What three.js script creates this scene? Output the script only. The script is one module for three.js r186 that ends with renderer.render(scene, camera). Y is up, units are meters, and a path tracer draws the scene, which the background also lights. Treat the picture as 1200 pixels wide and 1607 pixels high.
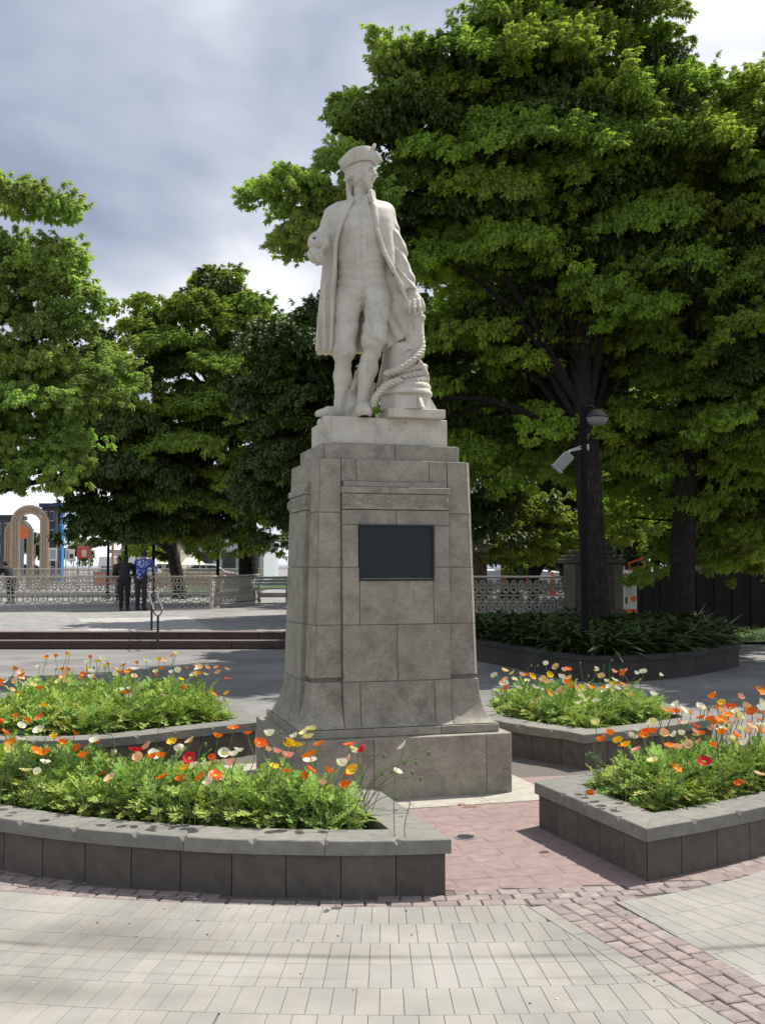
import * as THREE from 'three';
import { mergeGeometries, mergeVertices, toCreasedNormals } from 'three/addons/utils/BufferGeometryUtils.js';
import { ImprovedNoise } from 'three/addons/math/ImprovedNoise.js';
import { RoundedBoxGeometry } from 'three/addons/geometries/RoundedBoxGeometry.js';

// ------------------------------------------------------------------ camera, sky, sun, exposure
const scene = new THREE.Scene();
const EYE = 1.65, F = 1700, PITCH = Math.atan((888 - 803.5) / F);
const camera = new THREE.PerspectiveCamera(2 * Math.atan(803.5 / F) * 180 / Math.PI, 1200 / 1607, 0.05, 3000);
camera.position.set(0, EYE, 0);
camera.rotation.set(PITCH, 0, 0);
const renderer = new THREE.WebGLRenderer({ antialias: true });
renderer.toneMapping = THREE.LinearToneMapping;
renderer.toneMappingExposure = 1.22;
renderer.shadowMap.enabled = true;
const SUN = new THREE.Vector3(0.49, 1, -0.36).normalize();
const sun = new THREE.DirectionalLight(new THREE.Color(1.0, 0.955, 0.88), 5.0);
sun.position.copy(SUN).multiplyScalar(60).add(new THREE.Vector3(0, 0, -14));
sun.target.position.set(0, 0, -14);
sun.castShadow = true;
Object.assign(sun.shadow.camera, { left: -40, right: 40, top: 40, bottom: -40, near: 1, far: 160 });
sun.shadow.mapSize.set(4096, 4096);
scene.add(sun, sun.target);

const noise = new ImprovedNoise();
const N3 = (x, y, z) => noise.noise(x, y, z);
const fbm = (x, y, z, o = 4) => { let a = 0.5, s = 0; for (let i = 0; i < o; i++) { s += a * N3(x, y, z); x = x * 2.03 + 7.1; y = y * 2.03 + 3.3; z = z * 2.03 + 1.7; a *= 0.5; } return s; };
const sstep = (a, b, x) => { const t = Math.min(1, Math.max(0, (x - a) / (b - a))); return t * t * (3 - 2 * t); };
const lerp = (a, b, t) => a + (b - a) * t;
{ // broken cloud: slate-blue undersides with bright thin places, white towards the horizon
  const W = 2048, H = 1024, data = new Float32Array(W * H * 4);
  // bright thin places in the cloud (azimuth from the view axis, elevation, width, height, strength), degrees
  const thin = [[-9, 26, 4.5, 7, 0.2], [-13, 19, 6, 3.5, 0.10], [-6, 17, 5, 3, 0.14], [-6, 15.5, 3, 3.2, 0.5], [-9, 11, 7, 3, 0.2], [18, 30, 6, 6.5, 1.0], [-19, 2, 12, 5, 0.9], [62, 34, 20, 10, 0.7], [-80, 22, 22, 9, 0.6], [140, 30, 30, 12, 0.7], [-150, 40, 26, 10, 0.6]];
  for (let j = 0; j < H; j++) {
    const el = ((j + 0.5) / H - 0.5) * Math.PI, e = el * 180 / Math.PI;
    for (let i = 0; i < W; i++) {
      const az = ((i + 0.5) / W - 0.5) * 2 * Math.PI, x = Math.cos(az) * Math.cos(el), z = Math.sin(az) * Math.cos(el), y = Math.sin(el);
      const a = Math.atan2(x, -z) * 180 / Math.PI;
      const q = 1 / (Math.max(y, 0) + 0.28);
      const wx = fbm(x * q * 2 + 5, z * q * 2, 8.8, 3) * 0.5; let n = fbm(x * q * 2.7 + 3 + wx, z * q * 2.7 - wx, 0.4, 7) * 1.75;
      const big = fbm(x * q * 1.0 + 9, z * q * 1.0 + 2, 4.4, 3) * 1.6;
      let b = 0.42 + n * 0.46 + big * 0.32 - 0.16 * sstep(34, 70, e);
      for (const [ta, te, tw, th, ts] of thin) {
        let da = a - ta; if (da > 180) da -= 360; if (da < -180) da += 360;
        const r = (da / tw) ** 2 + ((e - te) / th) ** 2;
        if (r < 9) b += ts * Math.exp(-r * 0.9) * (0.85 + n * 0.9);
      }
      b += 0.45 * Math.exp(-Math.max(e, 0) / 4.5);
      b = Math.max(0.02, b);
      const t = Math.min(1, b), o = (j * W + i) * 4;
      const g = e < 0 ? 0.42 : 1;
      data[o] = g * lerp(0.200, 0.77, t ** 1.25) * (1 + Math.max(0, b - 1) * 0.5);
      data[o + 1] = g * lerp(0.255, 0.79, t ** 1.2) * (1 + Math.max(0, b - 1) * 0.5);
      data[o + 2] = g * lerp(0.375, 0.84, t ** 1.15) * (1 + Math.max(0, b - 1) * 0.5);
      data[o + 3] = 1;
    }
  }
  const sky = new THREE.DataTexture(data, W, H, THREE.RGBAFormat, THREE.FloatType);
  sky.mapping = THREE.EquirectangularReflectionMapping;
  sky.magFilter = sky.minFilter = THREE.LinearFilter; sky.wrapS = THREE.RepeatWrapping; sky.needsUpdate = true;
  scene.background = sky; scene.environment = sky;
  scene.environmentIntensity = 1;
}

// ------------------------------------------------------------------ helpers
function rng(seed) { let s = seed >>> 0; return () => { s = (s + 0x6d2b79f5) | 0; let t = Math.imul(s ^ (s >>> 15), 1 | s); t = (t + Math.imul(t ^ (t >>> 7), 61 | t)) ^ t; return ((t ^ (t >>> 14)) >>> 0) / 4294967296; }; }
const V = (x, y, z) => new THREE.Vector3(x, y, z);
const cp = Math.cos(PITCH), sp = Math.sin(PITCH);
const ray = (px, py) => { const a = F, b = 803.5 - py; return [px - 600, a * sp + b * cp, a * cp - b * sp]; };        // x, y, forward
const at = (px, py, d) => { const r = ray(px, py), k = d / r[2]; return V(r[0] * k, EYE + r[1] * k, -d); };        // the point at a distance d from the camera plane
const onG = (px, py, h = 0) => { const r = ray(px, py), k = (h - EYE) / r[1]; return [r[0] * k, r[2] * k]; };      // [x, d] on the level h
const used = {};
const numbered = (n) => { const k = used[n] = (used[n] ?? -1) + 1; return k ? n + '_' + String(k).padStart(3, '0') : n; };
function shadow(o) { o.traverse((c) => { if (c.isMesh) { c.castShadow = true; c.receiveShadow = true; } }); return o; }
function tag(o, label, category, group, kind) { o.userData = { label, category }; if (group) o.userData.group = group; if (kind) o.userData.kind = kind; return o; }
function thing(name, label, category, pos = [0, 0, 0], turn = 0, group) { const o = new THREE.Group(); o.name = numbered(name); o.position.set(...pos); o.rotation.y = turn; tag(o, label, category, group); scene.add(o); return o; }
function part(name, g, m, parent, label) { const o = new THREE.Mesh(Array.isArray(g) ? merge(g) : g, m); o.name = numbered(name); o.castShadow = o.receiveShadow = true; if (label) o.userData.label = label; parent.add(o); return o; }
function single(name, g, m, label, category, pos = [0, 0, 0], group) { const o = part(name, g, m, scene); o.position.set(...pos); return tag(o, label, category, group); }
function struct(name, g, m, label) { const o = part(name, g, m, scene); o.userData = { kind: 'structure', label }; return o; }
function structGroup(name, label) { const o = new THREE.Group(); o.name = numbered(name); o.userData = { kind: 'structure', label }; scene.add(o); return o; }
function clean(g) { if (g.index) g = g.toNonIndexed(); for (const k of Object.keys(g.attributes)) if (!['position', 'normal', 'uv'].includes(k)) g.deleteAttribute(k); if (!g.attributes.normal) g.computeVertexNormals(); if (!g.attributes.uv) boxUV(g); g.morphAttributes = {}; return g; }
const merge = (list) => mergeGeometries(list.map(clean));
function boxUV(g, s = 1, ou = 0, ov = 0) { const p = g.attributes.position, n = g.attributes.normal, u = new Float32Array(p.count * 2); for (let i = 0; i < p.count; i++) { const ax = Math.abs(n.getX(i)), ay = Math.abs(n.getY(i)), az = Math.abs(n.getZ(i)), x = p.getX(i), y = p.getY(i), z = p.getZ(i); let a, b; if (ay >= ax && ay >= az) { a = x; b = z; } else if (ax > az) { a = z; b = y; } else { a = x; b = y; } u[2 * i] = a * s + ou; u[2 * i + 1] = b * s + ov; } g.setAttribute('uv', new THREE.BufferAttribute(u, 2)); return g; }
const box = (w, h, d, x = 0, y = 0, z = 0, ry = 0) => { const g = new THREE.BoxGeometry(w, h, d); if (ry) g.rotateY(ry); g.translate(x, y, z); return boxUV(g.toNonIndexed()); };
const rbox = (w, h, d, x = 0, y = 0, z = 0, r = 0.01, ry = 0) => { const g = new RoundedBoxGeometry(w, h, d, 1, r); if (ry) g.rotateY(ry); g.translate(x, y, z); return boxUV(g.index ? g.toNonIndexed() : g); };
const cyl = (r0, r1, h, x = 0, y = 0, z = 0, n = 12) => new THREE.CylinderGeometry(r1, r0, h, n).translate(x, y + h / 2, z);
const bar = (a, b, r, n = 6, r2 = r) => { const d = b.clone().sub(a), L = d.length(); const g = new THREE.CylinderGeometry(r2, r, L, n); g.translate(0, L / 2, 0); g.applyQuaternion(new THREE.Quaternion().setFromUnitVectors(V(0, 1, 0), d.normalize())); g.translate(a.x, a.y, a.z); return g; };
const ball = (r, x, y, z, sx = 1, sy = 1, sz = 1, n = 10) => new THREE.SphereGeometry(r, n, Math.max(6, n * 0.7 | 0)).scale(sx, sy, sz).translate(x, y, z);
const tube = (pts, r, seg = 16, n = 6, closed = false) => new THREE.TubeGeometry(new THREE.CatmullRomCurve3(pts, closed), seg, r, n, closed);
const lathe = (pr, n = 24) => new THREE.LatheGeometry(pr.map(([r, y]) => new THREE.Vector2(Math.max(r, 1e-4), y)), n);
function extrude(poly, depth, bevel = 0) { const s = new THREE.Shape(poly.map(([x, y]) => new THREE.Vector2(x, y))); const g = new THREE.ExtrudeGeometry(s, { depth, bevelEnabled: bevel > 0, bevelSize: bevel, bevelThickness: bevel, bevelSegments: 1, steps: 1, curveSegments: 8 }); return g; }
function taper(pts, radii, n = 8, seg = 4) { // a tapered bent limb
  const c = new THREE.CatmullRomCurve3(pts), M = (pts.length - 1) * seg, pos = [], uv = [], idx = [];
  let nx = V(1, 0, 0);
  for (let i = 0; i <= M; i++) {
    const t = i / M, p = c.getPoint(t), tg = c.getTangent(t), k = t * (radii.length - 1), a = Math.min(Math.floor(k), radii.length - 2), r = lerp(radii[a], radii[a + 1], k - a);
    nx.addScaledVector(tg, -nx.dot(tg)).normalize(); const b = tg.clone().cross(nx);
    for (let j = 0; j <= n; j++) { const f = j / n * Math.PI * 2, co = Math.cos(f) * r, si = Math.sin(f) * r; pos.push(p.x + nx.x * co + b.x * si, p.y + nx.y * co + b.y * si, p.z + nx.z * co + b.z * si); uv.push(j / n * 0.8, t * M * 0.2); }
  }
  for (let i = 0; i < M; i++) for (let j = 0; j < n; j++) { const a = i * (n + 1) + j, b = a + n + 1; idx.push(a, a + 1, b, b, a + 1, b + 1); }
  const g = new THREE.BufferGeometry(); g.setAttribute('position', new THREE.Float32BufferAttribute(pos, 3)); g.setAttribute('uv', new THREE.Float32BufferAttribute(uv, 2)); g.setIndex(idx); g.computeVertexNormals(); return g;
}
function tris(list) { const g = new THREE.BufferGeometry(); g.setAttribute('position', new THREE.Float32BufferAttribute(list, 3)); g.computeVertexNormals(); return g; }
const quad = (o, a, b, c, d) => o.push(...a, ...b, ...c, ...a, ...c, ...d);

// plan geometry, points are [x, d] with d = distance in front of the camera (z = -d)
const inside = (p, poly) => { let c = false; for (let i = 0, j = poly.length - 1; i < poly.length; j = i++) { const a = poly[i], b = poly[j]; if ((a[1] > p[1]) !== (b[1] > p[1]) && p[0] < (b[0] - a[0]) * (p[1] - a[1]) / (b[1] - a[1]) + a[0]) c = !c; } return c; };
const area2 = (P) => P.reduce((s, a, i) => { const b = P[(i + 1) % P.length]; return s + a[0] * b[1] - b[0] * a[1]; }, 0) / 2;
function clipHalf(P, nx, nd, c) { // keeps nx*x + nd*d <= c
  const out = [];
  for (let i = 0; i < P.length; i++) { const a = P[i], b = P[(i + 1) % P.length], fa = nx * a[0] + nd * a[1] - c, fb = nx * b[0] + nd * b[1] - c; if (fa <= 0) out.push(a); if ((fa < 0 && fb > 0) || (fa > 0 && fb < 0)) { const t = fa / (fa - fb); out.push([lerp(a[0], b[0], t), lerp(a[1], b[1], t)]); } }
  return out;
}
function inset(P, k) { // convex polygon shrunk by k
  const s = Math.sign(area2(P)), n = P.length, L = [];
  for (let i = 0; i < n; i++) { const a = P[i], b = P[(i + 1) % n], dx = b[0] - a[0], dd = b[1] - a[1], l = Math.hypot(dx, dd) || 1e-9; const kk = Array.isArray(k) ? k[i] : k; L.push([a[0] - dd / l * kk * s, a[1] + dx / l * kk * s, dx / l, dd / l]); }
  return P.map((p, i) => { const A = L[(i + n - 1) % n], B = L[i], cr = A[2] * B[3] - A[3] * B[2]; if (Math.abs(cr) < 0.05) return [B[0], B[1]]; const t = ((B[0] - A[0]) * B[3] - (B[1] - A[1]) * B[2]) / cr; return [A[0] + A[2] * t, A[1] + A[3] * t]; });
}
function slabPiece(P, top, th, bev, uvf, tilt = [0, 0]) { // one paving stone with chamfered edges
  if (area2(P) < 0) P = P.slice().reverse();
  const q = inset(P, bev), n = P.length, o = [], c = P.reduce((s, p) => [s[0] + p[0] / n, s[1] + p[1] / n], [0, 0]);
  const y = (p) => tilt[0] * (p[0] - c[0]) + tilt[1] * (p[1] - c[1]);
  const T = q.map((p) => [p[0], top + y(p), -p[1]]), E = P.map((p) => [p[0], top - bev * 0.8 + y(p), -p[1]]), B = P.map((p) => [p[0], top - th, -p[1]]);
  for (let i = 1; i < n - 1; i++) o.push(...T[0], ...T[i], ...T[i + 1]);
  for (let i = 0; i < n; i++) { const j = (i + 1) % n; quad(o, E[i], E[j], T[j], T[i]); quad(o, B[i], B[j], E[j], E[i]); }
  const g = tris(o); if (uvf) { const u = []; for (let i = 0; i < o.length; i += 3) u.push(...uvf(o[i], -o[i + 2], o[i + 1])); g.setAttribute('uv', new THREE.Float32BufferAttribute(u, 2)); } else boxUV(g);
  return g;
}
function sheet(P, y) { // a flat polygon at height y
  if (area2(P) < 0) P = P.slice().reverse();
  const f = THREE.ShapeUtils.triangulateShape(P.map((p) => new THREE.Vector2(p[0], p[1])), []), o = [];
  for (const t of f) for (const i of t) o.push(P[i][0], y, -P[i][1]);
  return boxUV(tris(o));
}

// surface nets: meshes a signed distance field f(x, y, z) on a grid of cells of size c
function nets(f, lo, hi, c) {
  const nx = Math.ceil((hi[0] - lo[0]) / c) + 1, ny = Math.ceil((hi[1] - lo[1]) / c) + 1, nz = Math.ceil((hi[2] - lo[2]) / c) + 1, S = new Float32Array(nx * ny * nz), B = 4, lim = c * B * 0.5 * 1.75 * 1.35 + c;
  for (let k = 0; k < nz; k += B) for (let j = 0; j < ny; j += B) for (let i = 0; i < nx; i += B) {
    const d = f(lo[0] + (i + 1.5) * c, lo[1] + (j + 1.5) * c, lo[2] + (k + 1.5) * c), far = Math.abs(d) > lim;
    for (let kk = k; kk < Math.min(k + B, nz); kk++) for (let jj = j; jj < Math.min(j + B, ny); jj++) for (let ii = i; ii < Math.min(i + B, nx); ii++)
      S[ii + nx * (jj + ny * kk)] = far ? d : f(lo[0] + ii * c, lo[1] + jj * c, lo[2] + kk * c);
  }
  const id = new Int32Array(nx * ny * nz).fill(-1), pos = [], idx = [], ox = [0, 1, 0, 1, 0, 1, 0, 1], oy = [0, 0, 1, 1, 0, 0, 1, 1], oz = [0, 0, 0, 0, 1, 1, 1, 1], E = [0, 1, 2, 3, 4, 5, 6, 7, 0, 2, 1, 3, 4, 6, 5, 7, 0, 4, 1, 5, 2, 6, 3, 7], v = new Float64Array(8);
  for (let k = 0; k < nz - 1; k++) for (let j = 0; j < ny - 1; j++) for (let i = 0; i < nx - 1; i++) {
    let m = 0; const b = i + nx * (j + ny * k);
    for (let q = 0; q < 8; q++) { v[q] = S[b + ox[q] + nx * (oy[q] + ny * oz[q])]; if (v[q] < 0) m |= 1 << q; }
    if (m === 0 || m === 255) continue;
    let x = 0, y = 0, z = 0, n = 0;
    for (let e = 0; e < 24; e += 2) { const a = E[e], d = E[e + 1]; if ((v[a] < 0) === (v[d] < 0)) continue; const t = v[a] / (v[a] - v[d]); x += ox[a] + (ox[d] - ox[a]) * t; y += oy[a] + (oy[d] - oy[a]) * t; z += oz[a] + (oz[d] - oz[a]) * t; n++; }
    id[b] = pos.length / 3; pos.push(lo[0] + (i + x / n) * c, lo[1] + (j + y / n) * c, lo[2] + (k + z / n) * c);
  }
  const face = (a, b, cc, d, flip) => { if (a < 0 || b < 0 || cc < 0 || d < 0) return; if (flip) idx.push(a, cc, b, a, d, cc); else idx.push(a, b, cc, a, cc, d); };
  for (let k = 1; k < nz - 1; k++) for (let j = 1; j < ny - 1; j++) for (let i = 1; i < nx - 1; i++) {
    const b = i + nx * (j + ny * k), s = S[b] < 0, X = 1, Y = nx, Z = nx * ny;
    if (s !== S[b + X] < 0) face(id[b - Y - Z], id[b - Z], id[b], id[b - Y], !s);
    if (s !== S[b + Y] < 0) face(id[b - X - Z], id[b - X], id[b], id[b - Z], !s);
    if (s !== S[b + Z] < 0) face(id[b - X - Y], id[b - Y], id[b], id[b - X], !s);
  }
  const g = new THREE.BufferGeometry(); g.setAttribute('position', new THREE.Float32BufferAttribute(pos, 3)); g.setIndex(idx); g.computeVertexNormals(); return g;
}
const smin = (a, b, k) => { const h = Math.max(k - Math.abs(a - b), 0) / k; return Math.min(a, b) - h * h * k * 0.25; };
const rc = (x, y, z, a, b, ra, rb, fz = 1) => { // tapered capsule, flattened in z by fz
  const bx = b[0] - a[0], by = b[1] - a[1], bz = (b[2] - a[2]) / fz, px = x - a[0], py = y - a[1], pz = (z - a[2]) / fz;
  const h = Math.min(1, Math.max(0, (px * bx + py * by + pz * bz) / (bx * bx + by * by + bz * bz + 1e-9))), dx = px - bx * h, dy = py - by * h, dz = pz - bz * h;
  return (Math.sqrt(dx * dx + dy * dy + dz * dz) - (ra + (rb - ra) * h)) * Math.min(1, fz * 1.15);
};
const ell = (x, y, z, c, r) => { const dx = (x - c[0]) / r[0], dy = (y - c[1]) / r[1], dz = (z - c[2]) / r[2], k0 = Math.sqrt(dx * dx + dy * dy + dz * dz), ex = dx / r[0], ey = dy / r[1], ez = dz / r[2], k1 = Math.sqrt(ex * ex + ey * ey + ez * ez); return k1 < 1e-9 ? -Math.min(...r) : k0 * (k0 - 1) / k1; };
const poly2 = (x, y, P) => { // signed distance to a polygon
  let d = 1e9, s = 1;
  for (let i = 0, j = P.length - 1; i < P.length; j = i++) { const a = P[i], b = P[j], ex = b[0] - a[0], ey = b[1] - a[1], wx = x - a[0], wy = y - a[1], t = Math.min(1, Math.max(0, (wx * ex + wy * ey) / (ex * ex + ey * ey))), qx = wx - ex * t, qy = wy - ey * t; d = Math.min(d, qx * qx + qy * qy); const c1 = y >= a[1], c2 = y < b[1], c3 = ex * wy > ey * wx; if ((c1 && c2 && c3) || (!c1 && !c2 && !c3)) s = -s; }
  return s * Math.sqrt(d);
};
const prismD = (d2, dz) => Math.min(Math.max(d2, dz), 0) + Math.hypot(Math.max(d2, 0), Math.max(dz, 0));

// ------------------------------------------------------------------ textures and materials
function tex(n, m, fn, srgb = true, rep) {
  const d = new Uint8Array(n * m * 4);
  for (let j = 0; j < m; j++) for (let i = 0; i < n; i++) { const c = fn(i / n, j / m, i, j), o = (j * n + i) * 4; for (let k = 0; k < 3; k++) d[o + k] = Math.max(0, Math.min(255, (Array.isArray(c) ? c[k] : c) * 255)); d[o + 3] = 255; }
  const t = new THREE.DataTexture(d, n, m); t.wrapS = t.wrapT = THREE.RepeatWrapping; t.magFilter = THREE.LinearFilter; t.minFilter = THREE.LinearMipmapLinearFilter; t.generateMipmaps = true;
  if (srgb) t.colorSpace = THREE.SRGBColorSpace; if (rep) t.repeat.set(rep, rep); t.needsUpdate = true; return t;
}
const per = (u, v, f, s, o = 4) => { // noise that tiles over the unit square
  const one = (x, y, f2, z) => { const X = x * f2, Y = y * f2, wx = x, wy = y; return N3(X, Y, z) * (1 - wx) * (1 - wy) + N3(X - f2, Y, z) * wx * (1 - wy) + N3(X, Y - f2, z) * (1 - wx) * wy + N3(X - f2, Y - f2, z) * wx * wy; };
  let t = 0, w = 0.5; for (let i = 0; i < o; i++) { t += w * 1.25 * one(u, v, f, s + i * 3.17); f *= 2; w *= 0.5; } return t;
};
const rT = rng(77);
const tSpeck = tex(512, 512, (u, v) => { const b = 0.9 + per(u, v, 9, 1.3, 5) * 0.20, s = rT(); return b * (s < 0.10 ? 0.78 : s > 0.93 ? 1.06 : 0.95 + 0.05 * rT()); });                      // fine granite grain with blotches
const tStain = tex(512, 512, (u, v) => { const w = per(u, v, 7, 6.1, 5), s = per(u * 1, v * 1, 26, 2.2, 3), k = 0.93 + w * 0.34 + s * 0.14 + per(u, v, 120, 7.7, 2) * 0.20, r = rT(); const y = 1 - sstep(0.05, 0.34, w) * 0.03; const m = k * (r < 0.14 ? 0.74 : r > 0.9 ? 1.1 : 0.97); return [m, m * (0.985 * y), m * (0.95 * y)]; });   // weathered granite, brownish patches
const tBump = tex(512, 512, (u, v) => 0.5 + per(u, v, 40, 3.4, 4) * 0.5 + (rT() - 0.5) * 0.25, false);
const tMarb = tex(512, 512, (u, v) => { // weathered marble: rain streaks run down, grey grime in patches
  const w = per(u, v, 6, 9.2, 5), s = per(u, v, 20, 4.8, 4), st = per(u, v, 3, 2.9, 3), X = u * 44, run = N3(X, v * 5, 3.1) * (1 - u) + N3(X - 44, v * 5, 3.1) * u + 0.6 * (N3(u * 90, v * 9, 8.4) * (1 - u) + N3(u * 90 - 90, v * 9, 8.4) * u);
  const g = sstep(0.12, 0.5, run) * sstep(-0.1, 0.25, st) * 0.11 + sstep(0.16, 0.45, s) * 0.12, k = 0.97 + w * 0.16 - g; return [k, k * (0.987 + g * 0.02), k * (0.955 + g * 0.06)];
});
const tBark = tex(256, 512, (u, v) => { const r = Math.abs(per(u, v * 0.5, 26, 5, 4)); return 0.45 + r * 1.3 + per(u, v, 8, 2, 3) * 0.3; });
const tBarkB = tex(256, 512, (u, v) => Math.abs(per(u, v * 0.5, 26, 5, 4)) * 2.4, false);
const tAsph = tex(1024, 1024, (u, v) => { const w = per(u, v, 8, 1.1, 6), s = rT(); return 0.88 + w * 0.34 + (s - 0.5) * 0.16 - sstep(0.2, 0.4, per(u, v, 24, 6.6, 3)) * 0.10; });
const col = (r, g, b) => new THREE.Color().setRGB(r, g, b);
const rep = (t, k, ky = k) => { const c = t.clone(); c.repeat.set(k, ky); c.needsUpdate = true; return c; };
const mat = (c, o = {}) => new THREE.MeshStandardMaterial({ color: Array.isArray(c) ? col(...c) : c, roughness: 0.85, metalness: 0, side: THREE.DoubleSide, ...o });
const sp15 = rep(tSpeck, 1.6), st1 = rep(tStain, 0.8), bp4 = rep(tBump, 4);
const M = {
  granite: [[0.425, 0.402, 0.348], [0.405, 0.383, 0.334], [0.44, 0.414, 0.356], [0.395, 0.374, 0.326]].map((c) => mat(c, { map: st1, bumpMap: bp4, bumpScale: 0.003, roughness: 0.82 })),
  marble: mat([0.63, 0.61, 0.56], { map: rep(tMarb, 1.1), bumpMap: rep(tBump, 5), bumpScale: 0.0015, roughness: 0.7 }),
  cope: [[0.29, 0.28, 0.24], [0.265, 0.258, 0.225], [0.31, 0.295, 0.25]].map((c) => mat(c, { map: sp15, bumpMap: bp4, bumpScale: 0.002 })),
  wall: [[0.15, 0.13, 0.108], [0.13, 0.114, 0.096], [0.165, 0.144, 0.12], [0.142, 0.125, 0.106]].map((c) => mat(c, { map: sp15, bumpMap: bp4, bumpScale: 0.003, roughness: 0.9 })),  // base colour darkened to deepen the shade on the planter faces
  soil: mat([0.055, 0.04, 0.03], { map: rep(tBump, 6), bumpMap: rep(tBump, 9), bumpScale: 0.03, roughness: 1 }),
  setts: [[0.42, 0.335, 0.305], [0.39, 0.315, 0.29], [0.45, 0.36, 0.325], [0.37, 0.30, 0.28], [0.46, 0.385, 0.35]].map((c) => mat(c, { map: rep(tSpeck, 2), bumpMap: rep(tBump, 3), bumpScale: 0.006, roughness: 0.9 })),
  red: [[0.375, 0.265, 0.24], [0.365, 0.257, 0.233], [0.385, 0.273, 0.247]].map((c) => mat(c, { map: sp15, bumpMap: bp4, bumpScale: 0.0015, roughness: 0.88 })),
  cream: [[0.54, 0.505, 0.415], [0.51, 0.48, 0.40]].map((c) => mat(c, { map: sp15, roughness: 0.88 })),
  grout: mat([0.27, 0.235, 0.205], { map: rep(tBump, 5), roughness: 1 }),
  asphalt: mat([0.275, 0.266, 0.252], { map: rep(tAsph, 0.11), bumpMap: rep(tBump, 2.5), bumpScale: 0.004, roughness: 0.95 }),
  plaza: mat([0.33, 0.316, 0.298], { map: rep(tAsph, 0.09), roughness: 0.92 }),
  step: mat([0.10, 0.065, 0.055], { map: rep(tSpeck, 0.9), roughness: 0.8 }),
  stepTopLit: mat([0.34, 0.26, 0.25], { map: rep(tSpeck, 0.9), roughness: 0.8 }),  // lighter than the risers, paints in the sunlit treads
  darkStone: [[0.06, 0.055, 0.05], [0.052, 0.048, 0.045], [0.066, 0.06, 0.055]].map((c) => mat(c, { map: sp15, bumpMap: bp4, bumpScale: 0.003 })),
  bronze: mat([0.018, 0.026, 0.030], { roughness: 0.5, metalness: 0.3, bumpMap: rep(tBump, 6), bumpScale: 0.003 }),
  iron: mat([0.66, 0.62, 0.52], { roughness: 0.6, map: rep(tSpeck, 3) }),  // colour raised in place of sunlight missing on the railings
  ironDark: mat([0.05, 0.055, 0.055], { roughness: 0.5 }),
  black: new THREE.MeshPhysicalMaterial({ color: col(0.010, 0.010, 0.011), roughness: 0.85, specularIntensity: 0.25 }),
  steel: mat([0.20, 0.19, 0.185], { roughness: 0.35, metalness: 0.7 }),
  bark: mat([0.075, 0.06, 0.048], { map: rep(tBark, 1.2, 1), bumpMap: rep(tBarkB, 1.2, 1), bumpScale: 0.03, roughness: 1 }),
  wood: mat([0.46, 0.32, 0.20], { map: rep(tBark, 0.6, 0.2), roughness: 0.8 }),
  white: mat([0.72, 0.72, 0.70], { roughness: 0.6 }), grey: mat([0.36, 0.38, 0.39], { roughness: 0.7 }), dark: mat([0.03, 0.032, 0.036], { roughness: 0.6 }),
  orange: mat([0.75, 0.14, 0.03], { roughness: 0.6 }), redP: mat([0.55, 0.05, 0.035], { roughness: 0.6 }), blue: mat([0.03, 0.22, 0.55], { roughness: 0.6 }), navy: mat([0.025, 0.04, 0.09], { roughness: 0.7 }),
  beige: mat([0.45, 0.39, 0.30], { roughness: 0.85 }), glass: mat([0.03, 0.04, 0.05], { roughness: 0.08, metalness: 0.2 }), tyre: mat([0.02, 0.02, 0.02], { roughness: 0.9 }),
  lawn: mat([0.07, 0.13, 0.025], { map: rep(tAsph, 0.5), bumpMap: rep(tBump, 6), bumpScale: 0.03, roughness: 1 }),
};

// ------------------------------------------------------------------ ground, paving
const rP = rng(5);
const OX = 0.03, OD = 13.0;                       // centre that the pale paver rows swing round
const CX = -0.02, CD = 8.35;                      // centre of the monument
{ // lower ground: asphalt out to the horizon on this level, the raised plaza behind it
  struct('ground', sheet([[-160, -60], [160, -60], [160, 420], [-160, 420]], -0.012), M.asphalt, 'pale grey asphalt around the flower beds');
}
const tPave = tex(1536, 1024, (u, v) => {
  const x = -3 + 6 * u, d = 3 + 3.6 * v, r = Math.hypot(x - OX, d - OD), a = Math.atan2(x - OX, OD - d);
  let k = 0.95 + fbm(x * 1.1, d * 1.1, 2.2, 5) * 0.22 + fbm(x * 9, d * 9, 5.5, 3) * 0.07;
  const band = (r0, w, s, f) => s * Math.exp(-(((r - r0 - 0.012 * Math.sin(a * 9)) / w) ** 2)) * sstep(-0.25, 0.15, fbm(a * f, r * 2, 7.7, 3) + 0.10);
  let st = band(8.375, 0.024, 0.20, 14) + band(8.31, 0.09, 0.06, 7) + band(8.62, 0.012, 0.07, 18) + sstep(-0.4, -1.9, x) * band(8.22, 0.12, 0.16, 9) + sstep(-0.2, -1.2, x) * band(8.85, 0.09, 0.10, 11);
  k -= st; return [k, k * 0.995, k * (0.97 - st * 0.03)];
});
tPave.wrapS = tPave.wrapT = THREE.ClampToEdgeWrapping;
const paveM = [[0.348, 0.330, 0.306], [0.336, 0.321, 0.299], [0.360, 0.341, 0.314], [0.326, 0.313, 0.294], [0.353, 0.330, 0.304], [0.342, 0.327, 0.305]].map((c) => mat(c, { map: tPave, bumpMap: rep(tBump, 18, 11), bumpScale: 0.0015, roughness: 0.86 }));
const uvPave = (x, d) => [(x + 3) / 6, (d - 3) / 3.6];
const bandA = [[0.78, 5.32], [1.285, 3.9]], bandB = [[1.125, 5.40], [1.59, 4.02]];       // the two edges of the sett band
const lineOf = ([a, b]) => { const nx = a[1] - b[1], nd = b[0] - a[0], l = Math.hypot(nx, nd); return [nx / l, nd / l, (nx * a[0] + nd * a[1]) / l]; };
const LA = lineOf(bandA), LB = lineOf(bandB);
const bed = structGroup('paving', 'pale granite paving with pinkish sett bands in front of the flower beds');
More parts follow.
